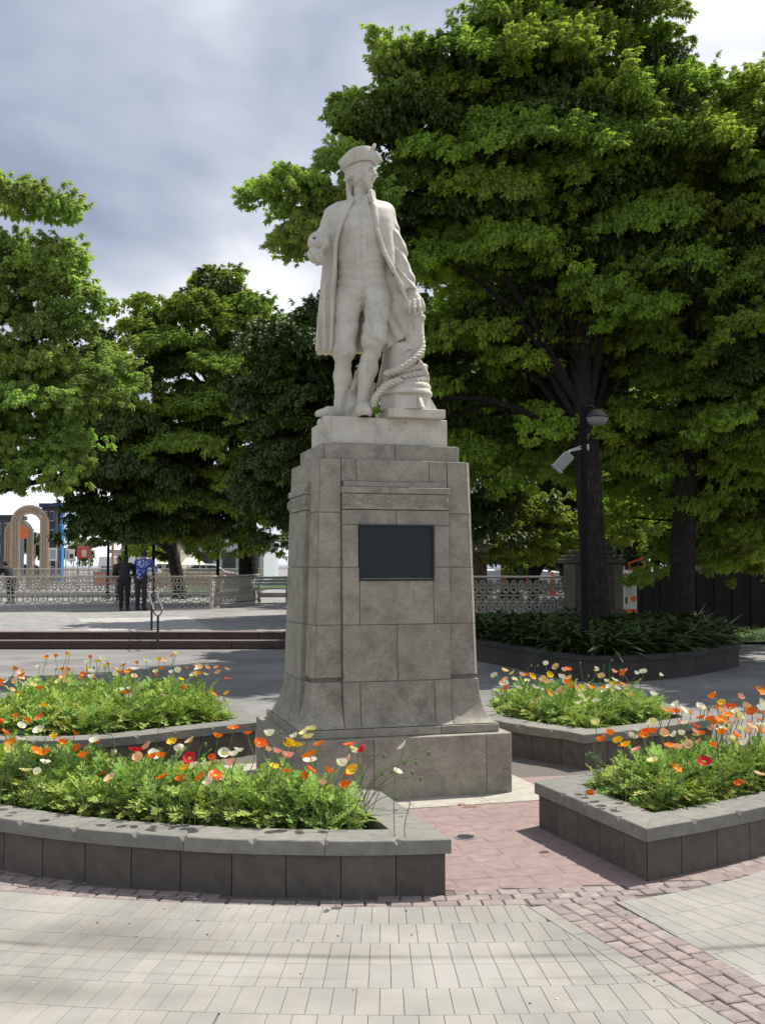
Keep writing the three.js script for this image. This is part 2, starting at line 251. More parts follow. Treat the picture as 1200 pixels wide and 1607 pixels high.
part('mortar_bed', sheet([[-5, 3.0], [5, 3.0], [5, 7.2], [-5, 7.2]], 0.003), M.grout, bed);
const ring = (ox, od, r0, r1, a0, a1, s = 1) => [[r0, a0], [r1, a0], [r1, a1], [r0, a1]].map(([r, a]) => [ox + Math.sin(a) * r * s, od - Math.cos(a) * r]);
{ // rows of narrow pavers swinging round a far centre
  const list = [];
  for (let row = 0; row < 9; row++) {
    const r0 = 7.70 + row * 0.252, r1 = r0 + 0.252, da = 0.0860 / 8.4, off = [0, 0.5, 0.02, 0.04, 0.55, 0.1, 0.6, 0.2, 0.4][row] * da;
    for (let i = -42; i < 26; i++) {
      const a0 = i * da + off + (i === -7 && row === 5 ? 0.0008 : 0), P = clipHalf(ring(OX, OD, r0 + 0.001, r1 - 0.001, a0 + 0.0010 / r0, a0 + da - 0.0010 / r0), LA[0], LA[1], LA[2] - 0.084);
      if (P.length < 3 || Math.abs(area2(P)) < 0.0008) continue;
      list.push(P);
    }
  }
  for (let i = 0; i < 9; i++) { // edging stones along the sett band
    const t0 = i / 7.2, t1 = (i + 0.985) / 7.2, p = (t, k) => [lerp(bandA[0][0], bandA[1][0], t) - LA[0] * k, lerp(bandA[0][1], bandA[1][1], t) - LA[1] * k];
    list.push([p(t0, 0.002), p(t1, 0.002), p(t1, 0.081), p(t0, 0.081)]);
  }
  list.sort((a, b) => a[0][1] - b[0][1]);
  const near = list.filter((P) => { const c = P[0]; return Math.abs(c[0]) < c[1] * 0.40 && c[1] > 3.8; }), rest = list.filter((P) => !near.includes(P));
  near.slice(0, 300).forEach((P) => part('paver', slabPiece(P, 0.012 + (rP() - 0.5) * 0.0006, 0.03, 0.0014, uvPave, [(rP() - 0.5) * 0.004, (rP() - 0.5) * 0.004]), paveM[rP() * 6 | 0], bed));
  const o = part('paver', rest.concat(near.slice(300)).map((P) => slabPiece(P, 0.012, 0.03, 0.0014, uvPave)), paveM[0], bed); o.userData.kind = 'stuff';
}
{ // second field of pavers, right of the sett band, swinging round the monument
  for (let row = 0; row < 9; row++) {
    const r0 = 3.19 + row * 0.252, r1 = r0 + 0.252, da = 0.094 / 3.7;
    for (let i = 8; i < 34; i++) {
      const a0 = i * da + (row % 2) * da * 0.5, P = clipHalf(ring(CX, CD, r0 + 0.001, r1 - 0.001, a0 + 0.0010 / r0, a0 + da - 0.0010 / r0), -LB[0], -LB[1], -LB[2] - 0.003);
      if (P.length < 3 || Math.abs(area2(P)) < 0.0015) continue;
      if (P[0][0] > P[0][1] * 0.41) continue;
      part('paver', slabPiece(P, 0.012 + (rP() - 0.5) * 0.0006, 0.03, 0.0014, uvPave, [(rP() - 0.5) * 0.004, (rP() - 0.5) * 0.004]), paveM[rP() * 6 | 0], bed);
    }
  }
}

// ------------------------------------------------------------------ outlines of the flower beds (outer edge of the coping, [x, d])
const g29 = (l) => l.map(([x, y]) => onG(x, y, 0.29));
const OUT = {
  fl: [g29([[-330, 1215], [-150, 1254], [0, 1284], [136, 1301], [233, 1309], [341, 1316], [455, 1319], [572, 1320], [708, 1317]]), g29([[708, 1317], [597, 1241]]), g29([[597, 1241], [430, 1226], [300, 1214], [150, 1191], [0, 1180], [-200, 1170]]), g29([[-200, 1170], [-330, 1215]])],
  fr: [g29([[838, 1227], [1013, 1300]]), g29([[1013, 1300], [1105, 1284], [1200, 1265], [1320, 1236], [1430, 1204]]), g29([[1430, 1204], [1430, 1172]]), g29([[1430, 1172], [1200, 1181], [1050, 1196], [932, 1211], [838, 1227]])],
  rr: [g29([[740, 1121], [778, 1131], [845, 1142], [886, 1147], [914, 1153]]), g29([[914, 1153], [1016, 1143], [1120, 1128]]), g29([[1120, 1128], [1070, 1107]]), g29([[1070, 1107], [960, 1094], [840, 1090], [730, 1096]]), g29([[730, 1096], [740, 1121]])],
  rl: [g29([[406, 1133], [300, 1144], [205, 1155], [100, 1162], [-20, 1160], [-110, 1150]]), g29([[-110, 1150], [-60, 1118]]), g29([[-60, 1118], [20, 1101], [130, 1092], [250, 1087], [340, 1091], [371, 1100]]), g29([[371, 1100], [406, 1133]])],
};
const flat = (sides) => sides.flatMap((s) => s.slice(0, -1));
const beds = Object.values(OUT).map(flat);

{ // pinkish setts: between the beds and the pale pavers, and the band running to the viewer
  const list = [];
  for (let row = 0; row < 12; row++) {
    const r1 = 7.695 - row * 0.088, r0 = r1 - 0.088, da = 0.112 / 7.6;
    for (let i = -34; i < 26; i++) {
      const a0 = i * da + (row % 2) * da * 0.5 + (rP() - 0.5) * 0.001, j = () => (rP() - 0.5) * 0.008, P = ring(OX, OD, r0 + 0.003, r1 - 0.003, a0 + 0.0006, a0 + da - 0.0006).map((p) => [p[0] + j(), p[1] + j() * 0.6]);
      const c = [(P[0][0] + P[2][0]) / 2, (P[0][1] + P[2][1]) / 2];
      if (beds.some((b) => inside(c, b)) || (c[0] > 0.15 && row >= 3 && c[0] < 1.6) || Math.abs(c[0]) > c[1] * 0.42) continue;
      if (LB[0] * c[0] + LB[1] * c[1] > LB[2] - 0.06 && Math.hypot(c[0] - CX, c[1] - CD) > 3.17) continue;
      if (LA[0] * c[0] + LA[1] * c[1] > LA[2] - 0.02 && c[1] < 5.36) continue;
      list.push(P);
    }
  }
  const dir = [bandA[1][0] - bandA[0][0], bandA[1][1] - bandA[0][1]], L = Math.hypot(...dir), u = [dir[0] / L, dir[1] / L], w = 0.345 / 4;
  for (let k = 0; k < 19; k++) for (let c = 0; c < 4; c++) {
    const s0 = k * 0.098 + (c % 2) * 0.05 - 0.05, j = () => (rP() - 0.5) * 0.009, q = (s, t) => [bandA[0][0] + u[0] * s + LA[0] * t + j(), bandA[0][1] + u[1] * s + LA[1] * t + j()];
    const P = [q(s0 + 0.003, c * w + 0.005), q(s0 + 0.094, c * w + 0.005), q(s0 + 0.094, c * w + w - 0.001), q(s0 + 0.003, c * w + w - 0.001)];
    list.push(P);
  }
  list.sort((a, b) => a[0][1] - b[0][1]);
  list.slice(0, 298).forEach((P) => part('sett', slabPiece(P, 0.011 + (rP() - 0.5) * 0.004, 0.03, 0.005, null, [(rP() - 0.5) * 0.05, (rP() - 0.5) * 0.05]), M.setts[rP() * 5 | 0], bed));
  if (list.length > 298) part('sett', list.slice(298).map((P) => slabPiece(P, 0.011 + (rP() - 0.5) * 0.004, 0.03, 0.005, null, [(rP() - 0.5) * 0.05, (rP() - 0.5) * 0.05])), M.setts[0], bed).userData.kind = 'stuff';
}
const walk = structGroup('path', 'smooth dusty red paving between the flower beds');
{ // red tiles, cream border round the pedestal
  part('mortar_bed', sheet([[-3.4, 5.5], [3.4, 5.5], [3.4, 11.5], [-3.4, 11.5]], 0.005), M.grout, walk);
  const th = 0.20, c = Math.cos(th), s = Math.sin(th);
  const front = [], rest = [];
  for (let r = 0; r < 22; r++) for (let k = -8; k < 9; k++) {
    const q = (a, b) => [0.2 + a * c - b * s, 5.5 + a * s + b * c], a0 = k * 0.42 + (r % 2) * 0.21, b0 = r * 0.142 - 0.35, e = 0.0008;
    let P = [q(a0 + e, b0 + e), q(a0 + 0.42 - e, b0 + e), q(a0 + 0.42 - e, b0 + 0.142 - e), q(a0 + e, b0 + 0.142 - e)];
    { const mx = (P[0][0] + P[2][0]) / 2; P = clipHalf(P, 0, -1, -(OD - Math.sqrt(7.4295 ** 2 - (mx - OX) ** 2) + 0.001)); }
    if (P.length < 3 || Math.abs(area2(P)) < 0.001) continue;
    const m = P.reduce((t, p) => [t[0] + p[0] / P.length, t[1] + p[1] / P.length], [0, 0]);
    if (beds.some((b) => inside(m, inset(b, 0.22)))) continue;
    
    if (m[0] > -0.15 && m[0] < 1.8 && m[1] < 9.2 || m[0] < -0.8 && m[1] > 7.4) front.push(P); else rest.push(P);
  }
  front.forEach((P) => part('paving_tile', slabPiece(P, 0.009 + (rP() - 0.5) * 0.001, 0.012, 0.0012, null, [0, (rP() - 0.5) * 0.003]), M.red[rP() * 3 | 0], walk));
  part('paving_tile', rest.map((P) => slabPiece(P, 0.009, 0.012, 0.0012)), M.red[0], walk).userData.kind = 'stuff';
}

// ------------------------------------------------------------------ planters: wall stones, coping stones with notched arrises, soil
function dense(side, step) { // resample a side at about equal steps
  const P = side.map((p) => V(p[0], p[1], 0)), L = side.length > 2 ? new THREE.CatmullRomCurve3(P, false, 'centripetal') : new THREE.LineCurve3(P[0], P[1]), n = Math.max(1, Math.round(L.getLength() / step));
  return Array.from({ length: n + 1 }, (_, i) => { const p = L.getPointAt(i / n); return [p.x, p.y]; });
}
const OUTLINE = {}, INNER = {};
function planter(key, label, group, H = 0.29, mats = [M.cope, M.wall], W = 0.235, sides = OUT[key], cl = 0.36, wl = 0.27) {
  const r = rng(31 + key.charCodeAt(1)), t = thing('planter', label, 'planter', [0, 0, 0], 0, group);
  const ds = sides.map((s) => { let d = dense(s, cl / 4); return d; });
  const loop = ds.flatMap((d) => d.slice(0, -1)), n = loop.length, sg = Math.sign(area2(loop));
  const off0 = (k) => loop.map((p, i) => { const a = loop[(i + n - 1) % n], b = loop[(i + 1) % n]; const e = (u, v) => { const dx = v[0] - u[0], dd = v[1] - u[1], l = Math.hypot(dx, dd); return [-dd / l * sg, dx / l * sg]; }; const n1 = e(a, p), n2 = e(p, b), m = [n1[0] + n2[0], n1[1] + n2[1]], q = 2 / (m[0] * m[0] + m[1] * m[1]) ; return [p[0] + m[0] * q * k, p[1] + m[1] * q * k]; });
  const off = (k) => fixC(off0(k), k);
  const fixC = (R, k) => { if (k < 0.03) return R; let b0 = 0; ds.forEach((d) => { const m = d.length - 1; for (const [ci, dirn] of [[0, 1], [m, -1]]) { const C = loop[(b0 + ci) % n], Q = R[(b0 + ci) % n], nb = loop[(b0 + ci + dirn + n) % n], dx = nb[0] - C[0], dd = nb[1] - C[1], l = Math.hypot(dx, dd), pm = ((Q[0] - C[0]) * dx + (Q[1] - C[1]) * dd) / l; for (let s = 1; s < m; s++) { const i = (b0 + ci + dirn * s + n) % n, P2 = loop[i], al = ((P2[0] - C[0]) * dx + (P2[1] - C[1]) * dd) / l; if (al < pm) R[i] = Q.slice(); else break; } } b0 += m; }); return R; };
  const inn = off(W), wo = off(0.022), wi = off(0.11), fac = off(0.012);
  OUTLINE[key] = loop; INNER[key] = inn;
  const CT = 0.071, o3 = (p, y) => [p[0], y, -p[1]], mix = (a, b, t2) => [lerp(a[0], b[0], t2), lerp(a[1], b[1], t2)];
  let base = 0;
  ds.forEach((d) => {
    const m = d.length - 1, per2 = Math.max(1, Math.round(m / 8)); // coping stones of eight steps, each two halves
    for (let sI = 0; sI < per2; sI++) {
      const i0 = Math.round(sI * m / per2), i1 = Math.round((sI + 1) * m / per2), gs = [];
      const mid = Math.round((i0 + i1) / 2), halves = i1 - i0 > 2 ? [[i0, mid], [mid, i1]] : [[i0, i1]];
      for (const [a, b] of halves) {
        const o = [], at2 = (arr, t2) => { const k = Math.min(Math.floor(t2), m - 1), f = t2 - k, A = arr[(base + k) % n], B = arr[(base + k + 1) % n]; return mix(A, B, f); };
        const len = Math.hypot(at2(loop, a)[0] - at2(loop, a + 1)[0], at2(loop, a)[1] - at2(loop, a + 1)[1]);
        const nk = 0.024 / len, gap = (t2) => (t2 === i0 ? 0.0016 / len : t2 === i1 ? -0.0016 / len : 0);
        const ts = [a + gap(a), a + nk]; for (let k = a + 1; k < b; k++) if (k > a + nk && k < b - nk) ts.push(k); ts.push(b - nk, b + gap(b));
        const corner = (t2) => (t2 <= 0.01 || t2 >= m - 0.01);
        const notch = ts.map((t2, i) => ((i === 0 && !corner(a)) || (i === ts.length - 1 && !corner(b)) ? 0.022 : 0));
        const jit = (r() - 0.5) * 0.002;
        const top = ts.map((t2, i) => o3(at2(loop, t2), H - 0.004 - notch[i])), tin = ts.map((t2, i) => o3(mix(at2(loop, t2), at2(inn, t2), notch[i] ? 0.12 : 0.02), H + jit)), inr = ts.map((t2) => o3(at2(inn, t2), H + jit)), bo = ts.map((t2) => o3(at2(loop, t2), H - CT)), bi = ts.map((t2) => o3(at2(inn, t2), H - CT));
        for (let i = 0; i < ts.length - 1; i++) { quad(o, bo[i], bo[i + 1], top[i + 1], top[i]); quad(o, top[i], top[i + 1], tin[i + 1], tin[i]); quad(o, tin[i], tin[i + 1], inr[i + 1], inr[i]); quad(o, inr[i], inr[i + 1], bi[i + 1], bi[i]); quad(o, bi[i], bi[i + 1], bo[i + 1], bo[i]); }
        for (const i of [0, ts.length - 1]) { quad(o, bo[i], top[i], tin[i], inr[i]); o.push(...bo[i], ...inr[i], ...bi[i]); }
        gs.push(boxUV(tris(o), 1, r() * 3, r() * 3));
      }
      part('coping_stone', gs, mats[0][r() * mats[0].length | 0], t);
    }
    // wall stones below
    const len = d.slice(1).reduce((s, p, i) => s + Math.hypot(p[0] - d[i][0], p[1] - d[i][1]), 0), ns = Math.max(1, Math.round(len / wl));
    for (let k = 0; k < ns; k++) {
      const a = k / ns * m, b = (k + 1) / ns * m, o = [], gp = 0.0022 / (len / m), at2 = (arr, t2) => { const q = Math.min(Math.max(Math.floor(t2), 0), m - 1), f = t2 - q; return mix(arr[(base + q) % n], arr[(base + q + 1) % n], f); };
      const ts = [a + gp, a + gp * 2.2]; for (let q = Math.ceil(a); q < b; q++) if (q > a + 3 * gp && q < b - 3 * gp) ts.push(q); ts.push(b - gp * 2.2, b - gp);
      const in2 = (i) => i === 0 || i === ts.length - 1, hh = H - CT - 0.003;
      const f0 = ts.map((t2, i) => o3(at2(in2(i) ? wi : wo, t2).map((v, q) => in2(i) ? lerp(at2(wo, t2)[q], v, 0.03) : v), -0.02)), f1 = f0.map((p) => [p[0], hh, p[2]]), b0 = ts.map((t2) => o3(at2(wi, t2), -0.02)), b1 = b0.map((p) => [p[0], hh, p[2]]);
      for (let i = 0; i < ts.length - 1; i++) { quad(o, f0[i], f0[i + 1], f1[i + 1], f1[i]); quad(o, b1[i], b1[i + 1], b0[i + 1], b0[i]); }
      for (const i of [0, ts.length - 1]) quad(o, f0[i], f1[i], b1[i], b0[i]);
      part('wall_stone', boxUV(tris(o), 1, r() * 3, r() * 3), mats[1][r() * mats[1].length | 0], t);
    }
    base += m;
  });
  { const o = [], L = off(0.034); for (let i = 0; i < n; i++) { const j = (i + 1) % n; quad(o, o3(L[i], -0.02), o3(L[j], -0.02), o3(L[j], H - CT), o3(L[i], H - CT)); } part('wall_core', boxUV(tris(o)), M.grout, t); }
  { // soil with small clods
    const ii = off(W - 0.01), g = sheet(ii, H - 0.075), clods = [], xs = ii.map((p) => p[0]), dd = ii.map((p) => p[1]), x0 = Math.min(...xs), x1 = Math.max(...xs), d0 = Math.min(...dd), d1 = Math.max(...dd);
    for (let k = 0; k < 900; k++) { const p = [lerp(x0, x1, r()), lerp(d0, d1, r())]; if (!inside(p, inn)) continue; const s = 0.008 + r() * 0.018; const q = new THREE.IcosahedronGeometry(s, 0); q.scale(1 + r(), 0.7, 1 + r()); q.rotateY(r() * 6); q.translate(p[0], H - 0.073, -p[1]); clods.push(q); }
    part('soil', [g, ...clods], M.soil, t);
  }
  return t;
}
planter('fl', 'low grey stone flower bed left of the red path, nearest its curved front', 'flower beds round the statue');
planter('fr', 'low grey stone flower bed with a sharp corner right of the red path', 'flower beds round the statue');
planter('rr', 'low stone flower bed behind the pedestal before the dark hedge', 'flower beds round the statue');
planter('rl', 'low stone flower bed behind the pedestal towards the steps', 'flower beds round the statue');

// ------------------------------------------------------------------ pedestal
const TH = 16 * Math.PI / 180, PU = [Math.cos(TH), Math.sin(TH)], PV = [-Math.sin(TH), Math.cos(TH)];
const A0 = [-0.587, 7.56], PC = [A0[0] + 0.75 * PU[0] + 0.625 * PV[0], A0[1] + 0.75 * PU[1] + 0.625 * PV[1]];
{ // cream border stones round the plinth
  const h = [0.98, 0.86], q = (a, b) => [PC[0] + a * PU[0] + b * PV[0], PC[1] + a * PU[1] + b * PV[1]];
  const strip = (a0, b0, a1, b1) => { const P = [q(a0, b0), q(a1, b0), q(a1, b1), q(a0, b1)]; part('border_slab', slabPiece(P, 0.0145, 0.02, 0.002), M.cream[rP() * 2 | 0], walk); };
  const wd = 0.30;
  for (let k = 0; k < 4; k++) { const a = lerp(-h[0] - 0.1, h[0] + 0.1, k / 4), b = lerp(-h[0] - 0.1, h[0] + 0.1, (k + 1) / 4) - 0.003; strip(a, -h[1] - 0.12, b, -h[1] + wd); strip(a, h[1] - wd, b, h[1] + 0.1); }
  for (let k = 0; k < 3; k++) { const a = lerp(-h[1] + wd, h[1] - wd, k / 3) + 0.002, b = lerp(-h[1] + wd, h[1] - wd, (k + 1) / 3) - 0.002; strip(-h[0] - 0.1, a, -h[0] + wd, b); strip(h[0] - wd, a, h[0] + 0.1, b); }
}
// a tiny drain cover
{ const p = onG(730, 1314, 0.01), t = thing('drain_cover', 'small round grey metal drain cover set in the red path', 'drain cover', [p[0], 0.009, -p[1]]);
  part('rim', new THREE.TorusGeometry(0.062, 0.006, 6, 28).rotateX(Math.PI / 2), mat([0.2, 0.2, 0.2], { roughness: 0.7 }), t);
  part('plate', new THREE.CylinderGeometry(0.058, 0.058, 0.006, 24), mat([0.16, 0.17, 0.18], { roughness: 0.7 }), t);
  for (let k = -3; k < 4; k++) part('rib', box(2 * Math.sqrt(0.05 ** 2 - (k * 0.014) ** 2), 0.006, 0.006, 0, 0.005, k * 0.014), M.steel, t); }

const ped = thing('pedestal', 'tall tapering grey granite pedestal with flared foot and dark plaque', 'pedestal', [PC[0], 0, -PC[1]], TH * 1);
{ // local frame: x along the front, y up, z out of the front face; built in that frame
  const Hs = [0, 0.4425, 0.50, 0.823, 1.227, 1.64, 2.035, 2.425, 2.545];
  const PR = rng(404), gm = () => M.granite[PR() * 4 | 0];
  const hwAt = (h) => lerp(0.632, 0.588, (h - 0.823) / 1.6), hdAt = (h) => lerp(0.507, 0.463, (h - 0.823) / 1.6);   // half sizes of the tapering shaft
  const flare = (h) => { const t = Math.min(1, Math.max(0, (0.823 - h) / (0.823 - 0.50))); return 0.118 * (1 - Math.sqrt(Math.max(0, 1 - t ** 2.6))) ** 1.0 + 0.004 * t; };
  // a stone on a face: front edges follow xa/xb(h), face distance z(h), rows of heights
  const stone = (name, hs, xa, xb, zf, thick, turn, g2 = 0.0016, m, back) => {
    const o = [], rows = hs.map((h, i) => { const e = i === 0 ? g2 : i === hs.length - 1 ? -g2 : 0, hh = h + e; return [xa(hh) + g2, xb(hh) - g2, hh, zf(hh)]; });
    const bev = 0.0035, F2 = rows.map(([a, b, h, z], i) => { const e = i === 0 ? bev : i === rows.length - 1 ? -bev : 0; return [[a + bev, h + e, z], [b - bev, h + e, z]]; }), Ed = rows.map(([a, b, h, z]) => [[a, h, z - bev], [b, h, z - bev]]), Bk = rows.map(([a, b, h, z]) => [[a, h, z - thick], [b, h, z - thick]]), k = rows.length - 1;
    for (let i = 0; i < k; i++) { quad(o, F2[i][0], F2[i][1], F2[i + 1][1], F2[i + 1][0]); quad(o, Ed[i][0], F2[i][0], F2[i + 1][0], Ed[i + 1][0]); quad(o, F2[i][1], Ed[i][1], Ed[i + 1][1], F2[i + 1][1]); quad(o, Bk[i][0], Ed[i][0], Ed[i + 1][0], Bk[i + 1][0]); quad(o, Ed[i][1], Bk[i][1], Bk[i + 1][1], Ed[i + 1][1]); }
    quad(o, Ed[0][0], Ed[0][1], F2[0][1], F2[0][0]); quad(o, Bk[0][0], Bk[0][1], Ed[0][1], Ed[0][0]); quad(o, F2[k][0], F2[k][1], Ed[k][1], Ed[k][0]); quad(o, Ed[k][0], Ed[k][1], Bk[k][1], Bk[k][0]);
    let g = tris(o); if (hs.length > 2) g = toCreasedNormals(g, 0.6); boxUV(g, 1, PR() * 4, PR() * 4); g.rotateY(turn);
    return part(name, g, m || gm(), ped);
  };
  const K = (v) => () => v;
  for (const [turn, hw, hd, pw] of [[0, hwAt, hdAt, 0.404], [-Math.PI / 2, hdAt, hwAt, 0.30], [Math.PI, hwAt, hdAt, 0.404], [Math.PI / 2, hdAt, hwAt, 0.30]]) {
    const wide = pw > 0.35, P0 = 0.034;                              // panel stands proud of the shaft
    const pz = (h) => hd(h) + P0;
    const bl = wide ? 0.75 : 0.625, bd = wide ? 0.625 : 0.75;
    // plinth and slab
    const pcut = wide ? [-bl - 0.07, -0.22, 0.62, bl + 0.07] : [-bl - 0.07, 0, bl + 0.07];
    for (let i = 0; i < pcut.length - 1; i++) stone('plinth_stone', [0, 0.4425], K(pcut[i] + (i === 0 ? 0.012 : 0)), K(pcut[i + 1] - (i === pcut.length - 2 ? 0.012 : 0)), K(bd + 0.07), 0.16, turn);
    const scut = wide ? [-bl, 0.30, bl] : [-bl, bl];
    for (let i = 0; i < scut.length - 1; i++) stone('slab_stone', [0.4425, 0.503], K(scut[i] + (i === 0 ? 0.008 : 0)), K(scut[i + 1] - (i === scut.length - 2 ? 0.008 : 0)), K(bd), 0.2, turn);
    // flared foot in four or five stones, mitred at the corners
    const hs = [0.503, 0.506, 0.512, 0.522, 0.54, 0.565, 0.6, 0.64, 0.69, 0.75, 0.823];
    const prz = (h) => hd(h) + flare(h), edge = (h) => hw(h) + flare(h);
    const pp = (h) => prz(h) + P0 * sstep(0.52, 0.72, h);
    const q1 = pw - 0.125;
    stone('foot_stone', hs, (h) => -edge(h) + 0.003, K(-pw), prz, 0.2, turn); stone('foot_stone', hs, K(pw), (h) => edge(h) - 0.003, prz, 0.2, turn);
    stone('foot_stone', hs, K(-pw), K(-q1), pp, 0.2, turn); stone('foot_stone', hs, K(-q1), K(q1), pp, 0.2, turn); stone('foot_stone', hs, K(q1), K(pw), pp, 0.2, turn);
    // corner shafts in three courses and the plain head above
    for (const [a, b] of [[0.852, 1.227], [1.227, 1.64], [1.64, 2.035], [2.035, 2.425]]) {
      stone('shaft_stone', [a, b], (h) => -hw(h) + 0.030, K(-pw - 0.002), hd, 0.2, turn); stone('shaft_stone', [a, b], K(pw + 0.002), (h) => hw(h) - 0.030, hd, 0.2, turn);
    }
    // panel courses
    const hc = 0.0;
    stone('panel_stone', [0.823, 1.227], K(-pw), K(hc), pz, 0.2, turn); stone('panel_stone', [0.823, 1.227], K(hc), K(pw), pz, 0.2, turn);
    stone('panel_stone', [1.227, 1.64], K(-pw), K(-q1), pz, 0.2, turn); stone('panel_stone', [1.227, 1.64], K(-q1), K(q1), pz, 0.2, turn); stone('panel_stone', [1.227, 1.64], K(q1), K(pw), pz, 0.2, turn);
    if (wide) { stone('panel_stone', [1.64, 1.945], K(-pw), K(-0.284), pz, 0.2, turn); stone('panel_stone', [1.64, 1.945], K(0.284), K(pw), pz, 0.2, turn); stone('panel_stone', [1.64, 1.945], K(-0.284), K(0.284), (h) => pz(h) - 0.012, 0.2, turn); stone('panel_stone', [1.945, 2.055], K(-pw), K(0.0), pz, 0.2, turn); stone('panel_stone', [1.945, 2.055], K(0.0), K(pw), pz, 0.2, turn); }
    else { stone('panel_stone', [1.64, 2.055], K(-pw), K(pw), pz, 0.2, turn); }
    // carved frieze, cornice in two fillets
    stone('frieze', [2.058, 2.175], K(-pw + 0.002), K(pw - 0.002), (h) => pz(h) + 0.002, 0.16, turn);
    stone('cornice', [2.175, 2.222], K(-pw - 0.006), K(pw + 0.006), (h) => pz(h) + 0.014, 0.2, turn, 0.001);
    stone('cornice', [2.222, 2.262], K(-pw + 0.012), K(pw - 0.012), (h) => pz(h) - 0.004, 0.2, turn, 0.001);
    { // relief: a row of scrolls and leaves
      const gs = [], y = 2.116, z = pz(y) + 0.003, nS = wide ? 6 : 4;
      for (let k = 0; k < nS; k++) {
        const x = lerp(-pw + 0.075, pw - 0.075, k / (nS - 1)), s = k % 2 ? -1 : 1;
        gs.push(new THREE.TorusGeometry(0.036, 0.010, 6, 14, 4.6).rotateZ(s * 0.9).scale(1.3, 0.95, 0.35).translate(x, y, z));
        gs.push(ball(0.017, x, y, z, 1.4, 1, 0.3)); gs.push(ball(0.022, x + 0.058, y + 0.012 * s, z, 1.2, 0.55, 0.25)); gs.push(ball(0.018, x - 0.055, y - 0.02 * s, z, 1.1, 0.6, 0.25));
      }
      for (const e of [-1, 1]) gs.push(ball(0.028, e * (pw - 0.018), y, z - 0.004, 0.7, 1.5, 0.9));
      const f = merge(gs); f.rotateY(turn); boxUV(f); part('frieze_carving', f, M.granite[1], ped);
    }
    // head course filling above the cornice, and the top step
    if (wide) { for (const [a, b] of [[-pw, -0.29], [-0.29, 0.265], [0.265, pw]]) stone('head_stone', [2.262, 2.425], K(a), K(b), (h) => hd(h), 0.2, turn); }
    else stone('head_stone', [2.262, 2.425], K(-pw), K(pw), (h) => hd(h), 0.2, turn);
    const th2 = wide ? 0.530 : 0.405, td = wide ? 0.405 : 0.530, tc = wide ? [-th2, 0.02, th2] : [-th2, th2];
    for (let i = 0; i < tc.length - 1; i++) stone('step_stone', [2.425, 2.545], K(tc[i] + (i === 0 ? 0.02 : 0)), K(tc[i + 1] - (i === tc.length - 2 ? 0.02 : 0)), K(td), 0.2, turn);
  }
  // chamfered corner strips of the shaft, widening towards the foot
  for (const [sx, sz] of [[-1, 1], [1, 1], [1, -1], [-1, -1]]) for (const [a, b] of [[0.852, 1.227], [1.227, 1.64], [1.64, 2.035], [2.035, 2.425]]) {
    const o = [], row = (h) => { const w = hwAt(h), d = hdAt(h); return [[sx * (w - 0.028), h, sz * d], [sx * w, h, sz * (d - 0.028)], [sx * (w - 0.08), h, sz * (d - 0.08)]]; }, A = row(a + 0.002), B = row(b - 0.002);
    for (let i = 0; i < 3; i++) quad(o, A[i], A[(i + 1) % 3], B[(i + 1) % 3], B[i]); o.push(...A[0], ...A[1], ...A[2], ...B[0], ...B[1], ...B[2]);
    part('corner_stone', boxUV(tris(o), 1, PR(), PR()), gm(), ped);
  }
  // core, tops
  const core = [box(1.60, 0.42, 1.35, 0, 0.215, 0), box(1.40, 0.066, 1.15, 0, 0.466, 0)];
  { const o = [], R = (h, k) => { const w = hwAt(h) - k, d = hdAt(h) - k; return [[-w, h, d], [w, h, d], [w, h, -d], [-w, h, -d]]; }, A = R(0.5, 0.016), B = R(2.42, 0.016); for (let i = 0; i < 4; i++) quad(o, A[i], A[(i + 1) % 4], B[(i + 1) % 4], B[i]); quad(o, B[0], B[1], B[2], B[3]); core.push(boxUV(tris(o))); }
  core.push(box(1.0, 0.12, 0.76, 0, 2.47, 0));
  part('core', core, mat([0.22, 0.205, 0.18], { map: st1 }), ped);
  for (const b of [box(1.60, 0.006, 1.35, 0, 0.4385, 0), box(1.0, 0.006, 0.74, 0, 2.5405, 0), box(1.10, 0.005, 0.85, 0, 2.4205, 0)]) part('top_face', b, M.granite[0], ped);
  // bronze plaque
  const pl = part('plaque', rbox(0.556, 0.398, 0.022, 0, 1.745, hdAt(1.745) + 0.034 - 0.006, 0.004), M.bronze, ped, 'dark bronze inscription plaque');
  const zf = hdAt(1.745) + 0.036;
  part('plaque_frame', [box(0.566, 0.014, 0.022, 0, 1.941, zf), box(0.566, 0.014, 0.022, 0, 1.549, zf), box(0.014, 0.378, 0.022, -0.276, 1.745, zf), box(0.014, 0.378, 0.022, 0.276, 1.745, zf)], M.bronze, pl);
  const rows = []; const lr = rng(12); for (let k = 0; k < 9; k++) { let x = -0.22 + (k < 1 ? 0.05 : 0); const end = 0.22 - (k < 1 ? 0.05 : lr() * 0.06); while (x < end) { const w = 0.012 + lr() * 0.035; rows.push(box(Math.min(w, end - x), k === 0 ? 0.016 : 0.009, 0.002, x + w / 2, 1.895 - k * 0.038, zf - 0.0015)); x += w + 0.011; } }
  part('raised_lettering', rows, mat([0.05, 0.066, 0.07], { roughness: 0.45, metalness: 0.4 }), pl);
  // a bolt, a gouge and a dark boss that mark the face
  part('stone_patch', [ball(0.024, -0.585, 0.915, hdAt(0.9) - 0.018, 0.8, 1.15, 0.9)], M.granite[3], ped);
}

